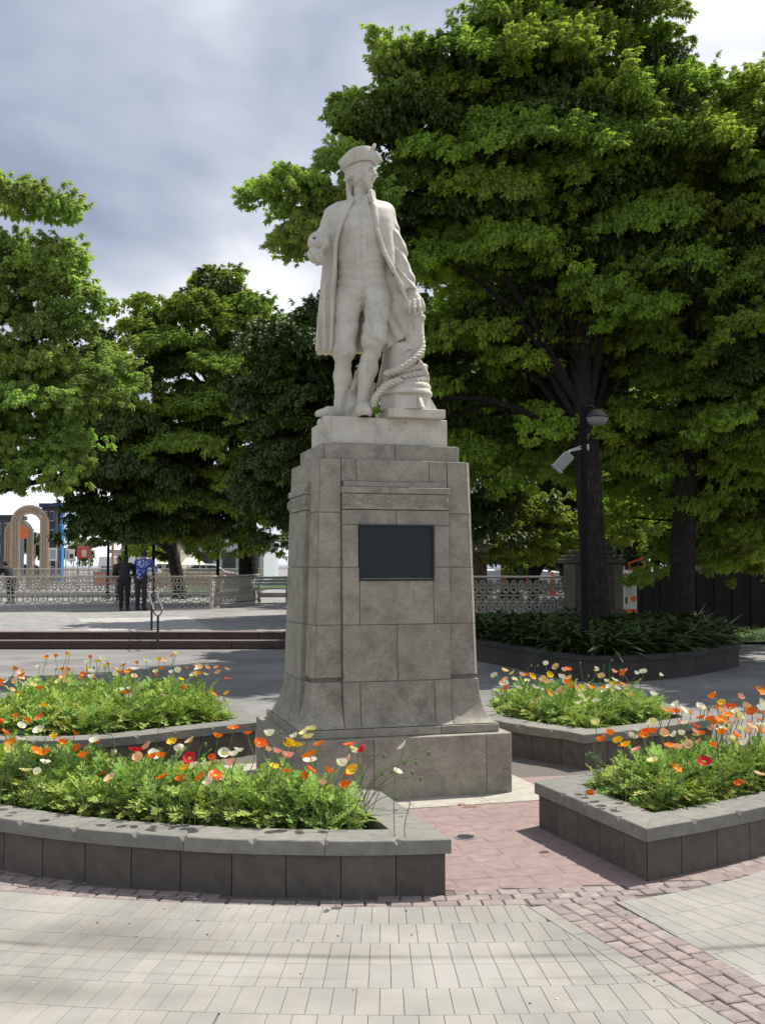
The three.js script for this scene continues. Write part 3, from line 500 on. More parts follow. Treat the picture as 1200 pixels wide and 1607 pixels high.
// ------------------------------------------------------------------ statue (built in units of 4.88 mm, x right, y up, z towards the path)
const SD = 8.1, SU = SD / F, SB = 2.747, YB = 658;
const statue = thing('statue', 'white marble statue of a standing man in tricorne hat and long coat', 'statue', [-8 * SU, SB, -SD]);
{
  const P = (x, y, z = 0) => [x - 592, YB - y, z];
  const scaleG = (g) => { g.scale(SU, SU, SU); g.computeVertexNormals(); return boxUV(g.index ? g.toNonIndexed() : g); };
  const keep = (g) => { g.scale(SU, SU, SU); const n = g.attributes.normal; if (g.index) { g = mergeVertices(g); g.computeVertexNormals(); g = g.toNonIndexed(); } return boxUV(g); };
  const fold = (x, y, z, a, f) => a * Math.sin(f * x + 1.7 * N3(x * 0.02, y * 0.02, z * 0.02));
  const B = (l) => l.map(([x, y, z = 0]) => P(x, y, z));
  // ---- body: waistcoat, breeches, stockings, shoes, right cuff stump excluded
  const torso = B([[566, 462, -2], [566, 455, 2], [568, 372, 5], [567, 350, 3], [540, 330, -2], [594, 330, -2]]);
  const legR = B([[546, 470, 2], [539, 550, 10], [538, 566, 5], [537, 590, -2], [532, 630, -6], [531, 643, -8], [516, 648, 8], [501, 652, 22]]);
  const legL = B([[589, 470, 3], [587, 532, 20], [584, 550, 15], [577, 578, 8], [569, 626, 6], [569, 642, 2], [571, 647, 22], [573, 650, 38]]);
  const wv = (y, pts) => { let i = 0; while (i < pts.length - 2 && y < pts[i + 1][1]) i++; const a = pts[i], b = pts[i + 1]; return lerp(a[0], b[0], Math.min(1, Math.max(0, (y - a[1]) / (b[1] - a[1])))); };
  const body = (x, y, z) => {
    let d = ell(x, y, z, [torso[0][0] + 3, torso[0][1] + 6, torso[0][2]], [42, 27, 26]);
    d = smin(d, rc(x, y, z, torso[1], torso[2], 37, 38, 0.76), 14);
    d = smin(d, ell(x, y, z, torso[3], [45, 42, 31]), 12);
    d = smin(d, rc(x, y, z, torso[4], torso[5], 17, 17), 10);
    // waistcoat: a thicker layer ending in a V below the waist, a seam with buttons
    const py = YB - y, px = x + 592;
    if (py > 318 && py < 428) {
      const hem = 414 + Math.min(10, Math.abs(px - 566) * -0.3 + 6), lay = sstep(hem + 2.5, hem - 2.5, py) * sstep(318, 330, py);
      d -= 2.4 * lay; if (z > 8) { d += 1.3 * lay * Math.exp(-(((px - 565 - (py - 330) * 0.01) / 1.4) ** 2)); d -= 0.5 * lay * Math.sin(py * 0.28 + px * 0.05 + 3 * N3(px * 0.03, py * 0.03, 1)); }
    }
    if (py > 420 && py < 470 && z > 0) d -= 0.9 * Math.sin(py * 0.42 + Math.abs(px - 566) * 0.13);
    // legs
    const lk = 8;
    let r = rc(x, y, z, legR[0], legR[1], 24, 15.5, 1.0); r = smin(r, rc(x, y, z, legR[1], legR[2], 15.5, 12.5, 1), lk); r = smin(r, rc(x, y, z, legR[2], legR[3], 12.5, 13.8, 1), 6); r = smin(r, rc(x, y, z, legR[3], legR[4], 13.8, 7.6, 1), 6);
    r = smin(r, rc(x, y, z, legR[4], legR[5], 7.6, 9), 5); let sh = rc(x, y, z, legR[5], legR[6], 9.5, 9); sh = smin(sh, rc(x, y, z, legR[6], legR[7], 9.2, 6.5), 5); sh = smin(sh, ell(x, y, z, P(531, 637, -2), [5, 7, 6]), 3);
    r = smin(r, sh, 2.5);
    let l = rc(x, y, z, legL[0], legL[1], 25.5, 16, 1); l = smin(l, rc(x, y, z, legL[1], legL[2], 16, 13, 1), lk); l = smin(l, rc(x, y, z, legL[2], legL[3], 13, 15, 1), 6); l = smin(l, rc(x, y, z, legL[3], legL[4], 15, 8, 1), 6);
    l = smin(l, rc(x, y, z, legL[4], legL[5], 8, 9.5), 5); let s2 = rc(x, y, z, legL[5], legL[6], 10.5, 12.5); s2 = smin(s2, rc(x, y, z, legL[6], legL[7], 12.5, 9.5), 5); s2 = smin(s2, ell(x, y, z, P(572, 638, 20), [7, 5, 4]), 3);
    l = smin(l, s2, 2.5);
    // knee cuffs and folds of the breeches
    if (py > 470 && py < 570) { r -= 1.6 * sstep(566, 562, py) * sstep(500, 545, py) ; l -= 1.6 * sstep(551, 547, py) * sstep(490, 532, py); r -= 1.0 * Math.sin(py * 0.20 + px * 0.2 + 2.5 * N3(px * 0.04, py * 0.04, 5)) * sstep(480, 510, py); l -= 1.3 * Math.sin(py * 0.26 - px * 0.2 + 1 + 2.5 * N3(px * 0.04, py * 0.04, 8)) * sstep(470, 505, py); }
    d = smin(d, Math.min(r, l), 5);
    // crease between the thighs, fly folds
    if (py > 452 && py < 520) d += 7.0 * Math.exp(-(((px - 571 + (py - 455) * 0.06) / 3.4) ** 2)) * sstep(454, 468, py) * sstep(520, 500, py);
    // soles stand on the base
    d = Math.max(d, -(y - 0.5));
    // neck and cravat
    d = smin(d, rc(x, y, z, P(565, 322, -4), P(566, 294, 3), 14, 12), 5);
    d = smin(d, ell(x, y, z, P(574, 320, 19), [7.5, 17, 8]), 3);
    d = smin(d, rc(x, y, z, P(559, 312, 7), P(572, 311, 9), 8.5, 8.5), 4);
    // rock support between the legs
    const pr = prismD(poly2(px, py, [[560, 580], [549, 612], [536, 640], [528, 657], [566, 657], [578, 640], [586, 600]]) - 0, Math.abs(z + 16 - N3(x * 0.06, y * 0.06, 3) * 8) - 9) - 3 + 2.5 * N3(x * 0.07, y * 0.07, z * 0.07);
    d = smin(d, Math.max(pr, -(y - 0.5)), 3);
    return d + 0.5 * N3(x * 0.11, y * 0.11, z * 0.11);
  };
  const buttons = []; for (let k = 0; k < 8; k++) { const py = 333 + k * 10.6; buttons.push(ball(1.7, -24.5 + (k > 5 ? 1 : 0), YB - py, lerp(38.5, 34.5, Math.min(1, Math.abs(k - 2.5) / 5)) - (k < 2 ? 2.5 * (2 - k) : 0) , 1, 1, 0.7, 8)); }
  // ---- head with face, its own finer grid, turned to the sitter's left
  const HC = P(567, 264.5, 6), HS = 0.95, yaw = 0.98, cy = Math.cos(yaw), sy = Math.sin(yaw), tl = -0.05, ct = Math.cos(tl), s_t = Math.sin(tl);
  const toH = (x, y, z) => { x = (x - HC[0]) / HS; y = (y - HC[1]) / HS; z = (z - HC[2]) / HS; const a = x * cy - z * sy, b = x * sy + z * cy; return [a, y * ct - b * s_t, y * s_t + b * ct]; };
  const headD = (X, Y, Z) => {
    const [x, y, z] = toH(X, Y, Z), ax = Math.abs(x);
    let d = ell(x, y, z, [0, 9, -3], [20.5, 22, 25]);
    d = smin(d, ell(x, y, z, [0, -7, 6.5], [16.5, 22, 17]), 8);
    d = smin(d, ell(ax, y, z, [13, -12, 2], [5.5, 10, 10]), 6);          // jaw
    d = smin(d, ell(x, y, z, [0, -25.5, 15.5], [7, 5, 6]), 5);           // chin
    d = smin(d, rc(ax, y, z, [3, 5.5, 21.5], [11, 4.5, 17], 2.6, 2.2), 3);  // brow
    d = Math.max(d, -(Math.hypot(ax - 7.6, (y - 0.6) * 1.2, z - 23.6) - 5.2)) ; // eye sockets
    d = smin(d, Math.hypot(ax - 7.6, (y - 0.3), z - 17.6) - 3.6, 1);
    d = smin(d, ell(ax, y, z, [7.6, 2.1, 19.4], [4.6, 1.1, 2.5]), 0.8); d = smin(d, ell(ax, y, z, [7.6, -1.9, 19], [4.4, 0.8, 2]), 0.8);    // lids
    d = smin(d, rc(x, y, z, [0, 4, 22], [0, -6.5, 28.5], 2.4, 3.2), 2.6); d = smin(d, ell(ax, y, z, [3, -7.5, 24], [2.2, 2, 2.6]), 1.5);    // nose
    d = smin(d, ell(ax, y, z, [11.5, -5.5, 15], [5, 4.5, 4.5]), 5);       // cheekbone
    d = smin(d, ell(x, y, z, [0, -13.2, 22.2], [6, 1.6, 2.8]), 1.2); d = smin(d, ell(x, y, z, [0, -16.6, 21.6], [5, 1.8, 2.8]), 1.2); d = Math.max(d, -(ell(x, y, z, [0, -14.9, 24.4], [6.4, 0.9, 3.0])));
    let e = ell(ax, y, z, [19.2, -1, -3], [2.8, 8, 5]); e = Math.max(e, -ell(ax, y, z, [21.8, -0.5, -2.4], [2.2, 5, 2.8])); d = smin(d, e, 1.2);
    // hair: rolled at the sides, tied behind
    let h = ell(x, y, z, [0, 2, -12], [21.5, 21, 18]); h = Math.max(h, z + 5 + (y < -2 ? 3 : 0)); h = smin(h, rc(ax, y, z, [19, -9, -8], [17, -13, -18], 4.6, 5), 3); h = smin(h, rc(x, y, z, [0, -12, -24], [0, -40, -24], 7, 4), 5); h -= 0.6 * Math.sin(y * 0.9 + z * 0.5);
    d = smin(d, h, 1.5);
    return smin(d * HS, rc(X, Y, Z, P(566, 318, -4), P(566.5, 286, 4), 13.6, 11.6), 5);
  };
  const bodyG = nets((x, y, z) => body(x, y, z), [-108, 0, -56], [62, 372, 62], 1.55);
  const headG = nets((x, y, z) => { const d = headD(x, y, z); return Math.max(d, -(y - (YB - 316))); }, [HC[0] - 44, YB - 320, HC[2] - 46], [HC[0] + 44, HC[1] + 40, HC[2] + 46], 0.8);
  part('figure', [scaleG(bodyG), scaleG(headG)], M.marble, statue);
  buttons.forEach((b) => part('button', scaleG(b.toNonIndexed()), M.marble, statue));

  // ---- left hand: palm and five fingers closed over the head of the post
  const hand = (x, y, z) => {
    let d = rc(x, y, z, P(645, 455, 10), P(650, 470, 12), 10.5, 10, 0.8);
    d = smin(d, ell(x, y, z, P(651, 471, 13), [11, 9.5, 8]), 5);
    const fg = [[[643, 474, 20], [642, 484, 25], [643, 492, 22]], [[649, 474, 22], [650, 486, 27], [651, 495, 23]], [[655.5, 473, 21], [658, 485, 25], [659, 493.5, 21]], [[660.5, 471, 17], [664, 481, 20], [665, 488.5, 17]]];
    fg.forEach(([a, b, c], i) => { const r = 3.6 - (i === 3 ? 0.5 : 0); let f = rc(x, y, z, P(...a), P(...b), r + 0.3, r); f = smin(f, rc(x, y, z, P(...b), P(...c), r, r - 0.8), 1); d = smin(d, f, 1.2); });
    let th = rc(x, y, z, P(643, 466, 16), P(637, 477, 20), 4.4, 3.8); th = smin(th, rc(x, y, z, P(637, 477, 20), P(637, 486, 19), 3.8, 3), 1); return smin(d, th, 1.5);
  };
  part('hand', scaleG(nets(hand, [...P(626, 500, 0)].map((v, i) => v - (i === 2 ? 6 : 0)), P(676, 444, 34), 0.9)), M.marble, statue);

  // ---- coat
  const L1 = [[548, 292], [554, 312], [544, 338], [533, 364], [527, 390], [526, 424], [522, 456], [521, 500], [520, 552]];
  const R1 = [[577, 292], [580, 300], [585, 326], [591, 366], [602, 401], [614, 424], [628, 450], [643, 485], [650, 502]];
  const LZ = [18, 26, 35, 37, 36, 34, 28, 22, 18], RZ = [18, 24, 34, 37, 37, 35, 31, 24, 17];
  const edgeX = (T, py) => { if (py <= T[0][1]) return T[0][0]; for (let i = 0; i < T.length - 1; i++) if (py <= T[i + 1][1]) return lerp(T[i][0], T[i + 1][0], (py - T[i][1]) / (T[i + 1][1] - T[i][1])); return T[T.length - 1][0]; };
  const skL = [[512, 345], [530, 350], [528, 396], [527, 440], [524, 500], [521, 552], [496, 551], [499, 500], [503, 455]], skB = [[516, 430], [622, 430], [640, 480], [648, 515], [640, 536], [612, 545], [565, 548], [524, 551]], skR = [[596, 395], [604, 405], [616, 428], [630, 450], [645, 484], [652, 503], [650, 521], [628, 532], [603, 548], [598, 540], [606, 480], [604, 440]];
  const coat = (x, y, z) => {
    const px = x + 592, py = YB - y;
    let t = ell(x, y, z, torso[3], [50, 46, 36]);
    t = smin(t, rc(x, y, z, P(566, 445, -2), P(567, 360, 2), 43, 44, 0.80), 10);
    t = smin(t, rc(x, y, z, P(533, 328, -3), P(601, 328, -3), 19.5, 20), 10);
    // collar standing round the neck
    const cz = Math.hypot((px - 567) / 1.04, (z - 1) * 0.95), ch = cz - 20.5 - (py - 310) * 0.12; let c = Math.max(Math.abs(ch) - 1.8, Math.abs(py - 306) - 12.5); t = smin(t, c, 2.5);
    t = smin(t, rc(x, y, z, P(596, 335, 12), P(611, 415, 16), 15, 11, 1.0), 8);
    // front opening
    if (py < 560) { const xl = edgeX(L1, py), xr = edgeX(R1, py), op = Math.max(xl - px, px - xr, -(z - 4 + Math.max(0, py - 330) * 0.02)); t = Math.max(t, -op); if (py > 312 && z > 0) { const er = Math.min(Math.abs(px - xl + 2), Math.abs(px - xr - 2)); t -= 1.8 * Math.exp(-((er / 3.0) ** 2)); } }
    t = Math.max(t, -(y - (YB - 455)));
    t += fold(x, y, z, 0.7, 0.22) * sstep(350, 380, py);
    // sleeves
    let a = rc(x, y, z, P(524, 331, -3), P(509, 372, 4), 18, 15.5); a = smin(a, rc(x, y, z, P(506, 372, 4), P(500, 388, 46), 17, 15), 8);
    let cf = rc(x, y, z, P(502, 386, 36), P(500, 390, 56), 15.5, 15.5); cf = Math.max(cf, z - 60); a = smin(a, cf, 2); a -= 0.8 * Math.sin(py * 0.3 + px * 0.25) * sstep(335, 350, py);
    let b = rc(x, y, z, P(603, 334, -3), P(621, 386, -2), 17.5, 15.5); b = smin(b, rc(x, y, z, P(621, 386, -2), P(638, 444, 10), 15.5, 12), 8); let cb = rc(x, y, z, P(636, 434, 8), P(640, 453, 11), 13.5, 14.5); cb = Math.max(cb, py - 455 + (px - 640) * 0.2); b = smin(b, cb, 2); b -= 1.7 * Math.sin(py * 0.24 - px * 0.34 + 3 * N3(px * 0.05, py * 0.05, 2)) * sstep(338, 365, py) * (0.5 + 0.5 * sstep(605, 625, px));
    t = smin(t, Math.min(a, b), 2.5);
    // skirts
    const fl = 4.6 * Math.sin(px * 0.46 + (px - 509) * (py - 450) * 0.0012) * sstep(420, 520, py);
    let l = prismD(poly2(px, py, skL) + 4, Math.abs(z - 2) - 16 - fl) - 5; t = smin(t, l, 5);
    const kb = 3.0 * Math.sin(px * 0.30 + (py - 430) * 0.006) * sstep(430, 520, py);
    let k = prismD(poly2(px, py, skB) + 3, Math.abs(z + 17 - kb + Math.max(0, px - 600) * -0.25) - 3) - 3; t = smin(t, k, 5);
    const kr = 2.5 * Math.sin(px * 0.34 - py * 0.16) * sstep(460, 520, py);
    let q = prismD(poly2(px, py, skR) + 2, Math.abs(z + 4 - kr - (px - 607) * 0.36) - 2.5) - 2.5; t = smin(t, q, 3);
    for (let i = 1; i < R1.length - 1; i++) if (Math.abs(py - (R1[i][1] + R1[i + 1][1]) / 2) < 36) t = smin(t, rc(x, y, z, P(R1[i][0] + 1, R1[i][1], RZ[i] - 2.5), P(R1[i + 1][0] + 1, R1[i + 1][1], RZ[i + 1] - 2.5), 3.4, 3.4), 2.5);
    for (let i = 1; i < L1.length - 1; i++) if (Math.abs(py - (L1[i][1] + L1[i + 1][1]) / 2) < 36) t = smin(t, rc(x, y, z, P(L1[i][0] - 1, L1[i][1], LZ[i] - 2.5), P(L1[i + 1][0] - 1, L1[i + 1][1], LZ[i + 1] - 2.5), 3.4, 3.4), 2.5);
    return t + 0.5 * N3(x * 0.09, y * 0.09, z * 0.09);
  };
  part('coat', scaleG(nets(coat, [-112, 100, -64], [78, 378, 70], 1.5)), M.marble, statue);
  { // the frill of the broken cuff
    const f = (x, y, z) => { const c = P(497, 410, 54); let d = ell(x, y, z, c, [13, 13, 12]); d = smin(d, ell(x, y, z, P(503, 419, 52), [8, 6, 9]), 4); return d + 2.2 * Math.sin(x * 0.5 + z * 0.2) * Math.sin(y * 0.45 + x * 0.12); };
    part('lace_cuff', scaleG(nets(f, P(478, 432, 34), P(516, 390, 74), 1.1)), M.marble, statue);
    const st = (x, y, z) => Math.max(rc(x, y, z, P(501, 389, 40), P(499, 391, 58), 12, 11), -(Math.hypot(x - P(496, 388)[0], y - P(496, 388)[1]) - 2.6 + (z < 58 ? 9 : 0))) ;
    part('wrist_stump', scaleG(nets(st, P(484, 404, 28), P(516, 376, 74), 0.9)), M.marble, statue);
  }
  { // tricorne: crown and upturned brim, closed shell
    const n = 72, rings = [], TAU = Math.PI * 2;
    const prof = (f) => { // f = 0 at the front point
      const d0 = Math.abs(((f + Math.PI) % TAU) - Math.PI), cf = Math.exp(-((d0 / 0.17) ** 2)), cb = Math.exp(-(((d0 - 2.3) / 0.22) ** 2)), c = Math.max(cf, cb);
      return { pt: c, r1: 23, y1: 4.0 + 1.2 * Math.cos(f) - 4 * cf, r2: 26 + 11 * cf + 8 * cb + 2.5 * Math.exp(-(((d0 - 1.2) / 0.6) ** 2)), y2: 25 + 3 * Math.cos(f) - 30 * cf - 9 * cb };
    };
    for (let i = 0; i <= n; i++) {
      const f = i / n * TAU, p = prof(f), ux = Math.sin(f), uz = Math.cos(f), k = (r, y) => [ux * r * 0.95, y, uz * r * 1.12 - 1];
      const mr = lerp(p.r1, p.r2, 0.55) + 2.5 * (1 - p.pt), my = lerp(p.y1, p.y2, 0.42);
      rings.push([k(19, p.y1 + 3), k(p.r1, p.y1), k(p.r1 + 1.6, p.y1 + 0.4), k(mr + 1.2, my), k(p.r2 + 0.8, p.y2), k(p.r2 - 0.6, p.y2 + 1.3), k(p.r2 - 2, p.y2 + 0.2), k(mr - 1.6, my), k(p.r1 - 0.6, p.y1 + 3), k(17, 18 + 0.5 * Math.cos(f)), k(10, 23), k(0.01, 24.5)]);
    }
    const pos = [], idx = [], m = rings[0].length; rings.forEach((r) => r.forEach((p) => pos.push(...p)));
    for (let i = 0; i < n; i++) for (let j = 0; j < m - 1; j++) { const a = i * m + j, b = a + m; idx.push(a, b, a + 1, b, b + 1, a + 1); }
    let g = new THREE.BufferGeometry(); g.setAttribute('position', new THREE.Float32BufferAttribute(pos, 3)); g.setIndex(idx); g = mergeVertices(g, 0.01);
    g.scale(1.0, 0.95, 1.0); g.rotateX(-0.16); g.rotateZ(-0.05); g.rotateY(yaw + 0.05); g.translate(HC[0] - 1, HC[1] + 5, HC[2]);
    const hat = part('hat', scaleG(g), M.marble, statue, 'three-cornered hat with upturned brim');
    const kn = ball(3.4, 0, 0, 0, 1, 2.1, 1, 10); kn.rotateZ(-0.3); kn.translate(HC[0] + 19, HC[1] + 35, HC[2] + 17); part('cockade', scaleG(kn.toNonIndexed()), M.marble, hat);
  }
  // ---- capstan, post and coiled rope on the statue's left
  const pl2 = (g) => scaleG(g.index ? g.toNonIndexed() : g);
  const cap = thing; // (all of one block of marble: parts of the statue)
  const C = P(635, 657, -6);
  part('capstan_plate', pl2(new RoundedBoxGeometry(92, 14, 78, 1, 1.2).rotateY(TH).translate(C[0] + 9, 7.2, C[2] - 8)), M.marble, statue);
  part('capstan_block', pl2(new THREE.CylinderGeometry(42, 43, 23, 8).rotateY(0.40).translate(C[0] + 1, 25.6, C[2] - 4)), M.marble, statue);
  const dr = lathe([[0.1, 40], [42, 41], [43.5, 44], [42.5, 48], [40.5, 50.5], [40, 53], [41, 56], [39, 60], [33, 65], [29, 71], [27, 80], [26, 95], [25, 110], [24, 122], [20, 126], [0.1, 127]].map(([r, y]) => [r, y]), 36); dr.translate(C[0] + 1, -4, C[2] - 2);
  part('capstan_drum', keep(dr), M.marble, statue);
  for (const [a, s] of [[-0.75, 1], [0.55, 1]]) { const g = extrude([[0, 0], [15, 0], [0, 24]], 5, 0.6); g.translate(40, 0, -2.5); g.rotateY(-a - 0.5); g.translate(C[0] + 1, 14.3, C[2] - 4); part('bracket', pl2(g), M.marble, statue); }
  { const g = lathe([[0.1, 100], [15, 100], [15.5, 125], [14.5, 150], [15, 158], [17, 160], [17, 165], [13, 168], [12.5, 186], [9, 192], [0.1, 193]], 20); g.translate(P(651, 0)[0], 0, 2); part('post', keep(g), M.marble, statue);
    const sup = (x, y, z) => { const px = x + 592, py = YB - y; const d = prismD(poly2(px, py, [[604, 535], [655, 530], [660, 560], [655, 610], [596, 625], [590, 600], [601, 565]]) + 4, Math.abs(z + 33) - 9) - 5; return d + 1.6 * Math.sin(px * 0.42 + py * 0.03) + 1.5 * N3(x * 0.06, y * 0.06, z * 0.06); };
    part('draped_support', scaleG(nets(sup, P(582, 632, -56), P(668, 516, -8), 1.6)), M.marble, statue); }
  const ropeG = (pts, r, closed = false) => { // three strands laid together
    const c = new THREE.CatmullRomCurve3(pts.map((p) => V(...p)), closed), L = c.getLength(), n = Math.round(L / 1.5), fr = c.computeFrenetFrames(n, closed), out = [];
    for (let s = 0; s < 3; s++) { const q = []; for (let i = 0; i <= n; i++) { const p = c.getPointAt(i / n), a = i * 1.5 * 2 * Math.PI / 22 + s * 2.094; q.push(p.addScaledVector(fr.normals[i], Math.cos(a) * r * 0.5).addScaledVector(fr.binormals[i], Math.sin(a) * r * 0.5)); } out.push(new THREE.TubeGeometry(new THREE.CatmullRomCurve3(q), Math.round(n * 1.4), r * 0.56, 6)); }
    return keep(merge(out));
  };
  const coil = (y, rx, rz, a0, a1, dy, lift = 0) => { const q = []; for (let i = 0; i <= 14; i++) { const t = i / 14, a = lerp(a0, a1, t); q.push([C[0] + 1 + Math.sin(a) * rx, YB - y + dy * t + lift * Math.sin(a) * 8, C[2] - 2 + Math.cos(a) * rz]); } return q; };
  part('rope', ropeG(coil(604, 33, 34, -1.5, 5.2, 4, 1.0), 5.2), M.marble, statue);
  part('rope', ropeG(coil(594, 32, 33, -1.3, 5.3, 4, 1.0), 5.2), M.marble, statue);
  part('rope', ropeG(coil(584, 31, 32, -1.2, 5.4, 4, 1.1), 5.2), M.marble, statue);
  part('rope', ropeG([P(604, 590, 26), P(622, 585, 33), P(640, 575, 32), P(654, 562, 26), P(662, 548, 14), P(661, 530, 8), P(655, 512, 10)], 5.4), M.marble, statue);
  part('rope', ropeG([P(655, 568, 20), P(664, 580, 12), P(669, 592, 2), P(668, 602, -8)], 5.0), M.marble, statue);
  part('rope', ropeG([P(630, 600, 33), P(612, 606, 34), P(598, 616, 34), P(588, 630, 32), P(586, 642, 30)], 5.2), M.marble, statue);
  part('rope_knot', [keep(new THREE.TorusGeometry(9, 4.2, 8, 18).rotateX(0.5).rotateY(0.4).translate(...P(640, 555, 12)))], M.marble, statue);
}
{ // base block of marble under the figure, with a lip at the corner
  const g = [], w = 0.475, d = 0.36, y0 = 2.548, h = 0.201;
  g.push(new RoundedBoxGeometry(w * 2 - 0.06, h, d * 2, 1, 0.008).translate(0.0, y0 + h / 2, 0));
  const lip = extrude([[0, 0], [0, 0.2], [-0.055, 0.198], [-0.06, 0.17], [-0.045, 0.12], [-0.012, 0.07], [-0.008, 0]], 0.24, 0.004); lip.translate(-w + 0.034, y0, d - 0.26); g.push(lip);
  const m = merge(g.map((q) => q.index ? q.toNonIndexed() : q)); boxUV(m); m.rotateY(TH); m.translate(PC[0] + 0.0 - statue.position.x, -statue.position.y, -PC[1] - statue.position.z);
  part('base_block', m, M.marble, statue);
}

// ------------------------------------------------------------------ leaves, trees
const leafM = (c, t = 0.35) => new THREE.MeshPhysicalMaterial({ color: col(...c), roughness: 1, transmission: t, thickness: 0, side: THREE.DoubleSide, specularIntensity: 0.35 });
function lobed(L, w, bend, teeth = 3) { // a lobed leaf along +x, folded along its midrib
  const pos = [], up = []; const pts = [[0, 0]];
  for (let i = 0; i < teeth; i++) { const t = (i + 0.6) / (teeth + 0.5), s = Math.sin(Math.PI * Math.min(0.94, t * 0.95 + 0.06)); pts.push([t - 0.10, s * 0.30 * w], [t + 0.05, s * w]); }
  pts.push([0.92, 0.16 * w], [1, 0]);
  const y = (x, z) => -bend * x * x * L + Math.abs(z) * 0.35;
  const p3 = ([x, z], s) => [x * L, y(x, z * s), z * s];
  for (const s of [1, -1]) for (let i = 0; i < pts.length - 1; i++) { const a = pts[i], b = pts[i + 1], m0 = [a[0], 0], m1 = [b[0], 0]; if (a[1] > 0) pos.push(...p3(m0, s), ...p3(a, s), ...p3(m1, s)); if (b[1] > 0) pos.push(...p3(m1, s), ...p3(a, s), ...p3(b, s)); }
  return tris(pos);
}
function rosette(seed, n, leafL, L = 0.14, w = 0.40) { // leaves fanning out round the end of a twig that runs along +x
  const r = rng(seed), gs = [];
  for (let i = 0; i < n; i++) {
    const g = lobed(leafL * (0.7 + r() * 0.55), leafL * w, 0.15 + r() * 0.35, 3), a = i / n * 6.28 + r() * 0.7, open = 0.35 + r() * 1.0;
    g.rotateX((r() - 0.5) * 0.8); g.rotateZ(-0.25 - r() * 0.35); g.rotateY(Math.cos(a) * open); g.rotateZ(Math.sin(a) * open * 0.6);
    g.translate(L * (0.25 + 0.75 * r()), (r() - 0.5) * 0.03, (r() - 0.5) * 0.03); gs.push(g);
  }
  return mergeGeometries(gs.map(clean));
}
const sprays = [rosette(3, 14, 0.092, 0.15, 0.34), rosette(8, 15, 0.085, 0.16, 0.34), rosette(21, 13, 0.098, 0.15, 0.34)];
const lowSpray = rosette(9, 11, 0.145, 0.2, 0.38);
const opaque = (c) => mat(c, { roughness: 0.55 });
const LEAF = { mid: leafM([0.32, 0.46, 0.05], 0.44), light: leafM([0.35, 0.49, 0.09], 0.5), dark: opaque([0.075, 0.12, 0.016]), far: leafM([0.315, 0.45, 0.05], 0.5), lime: leafM([0.34, 0.45, 0.055], 0.5) };
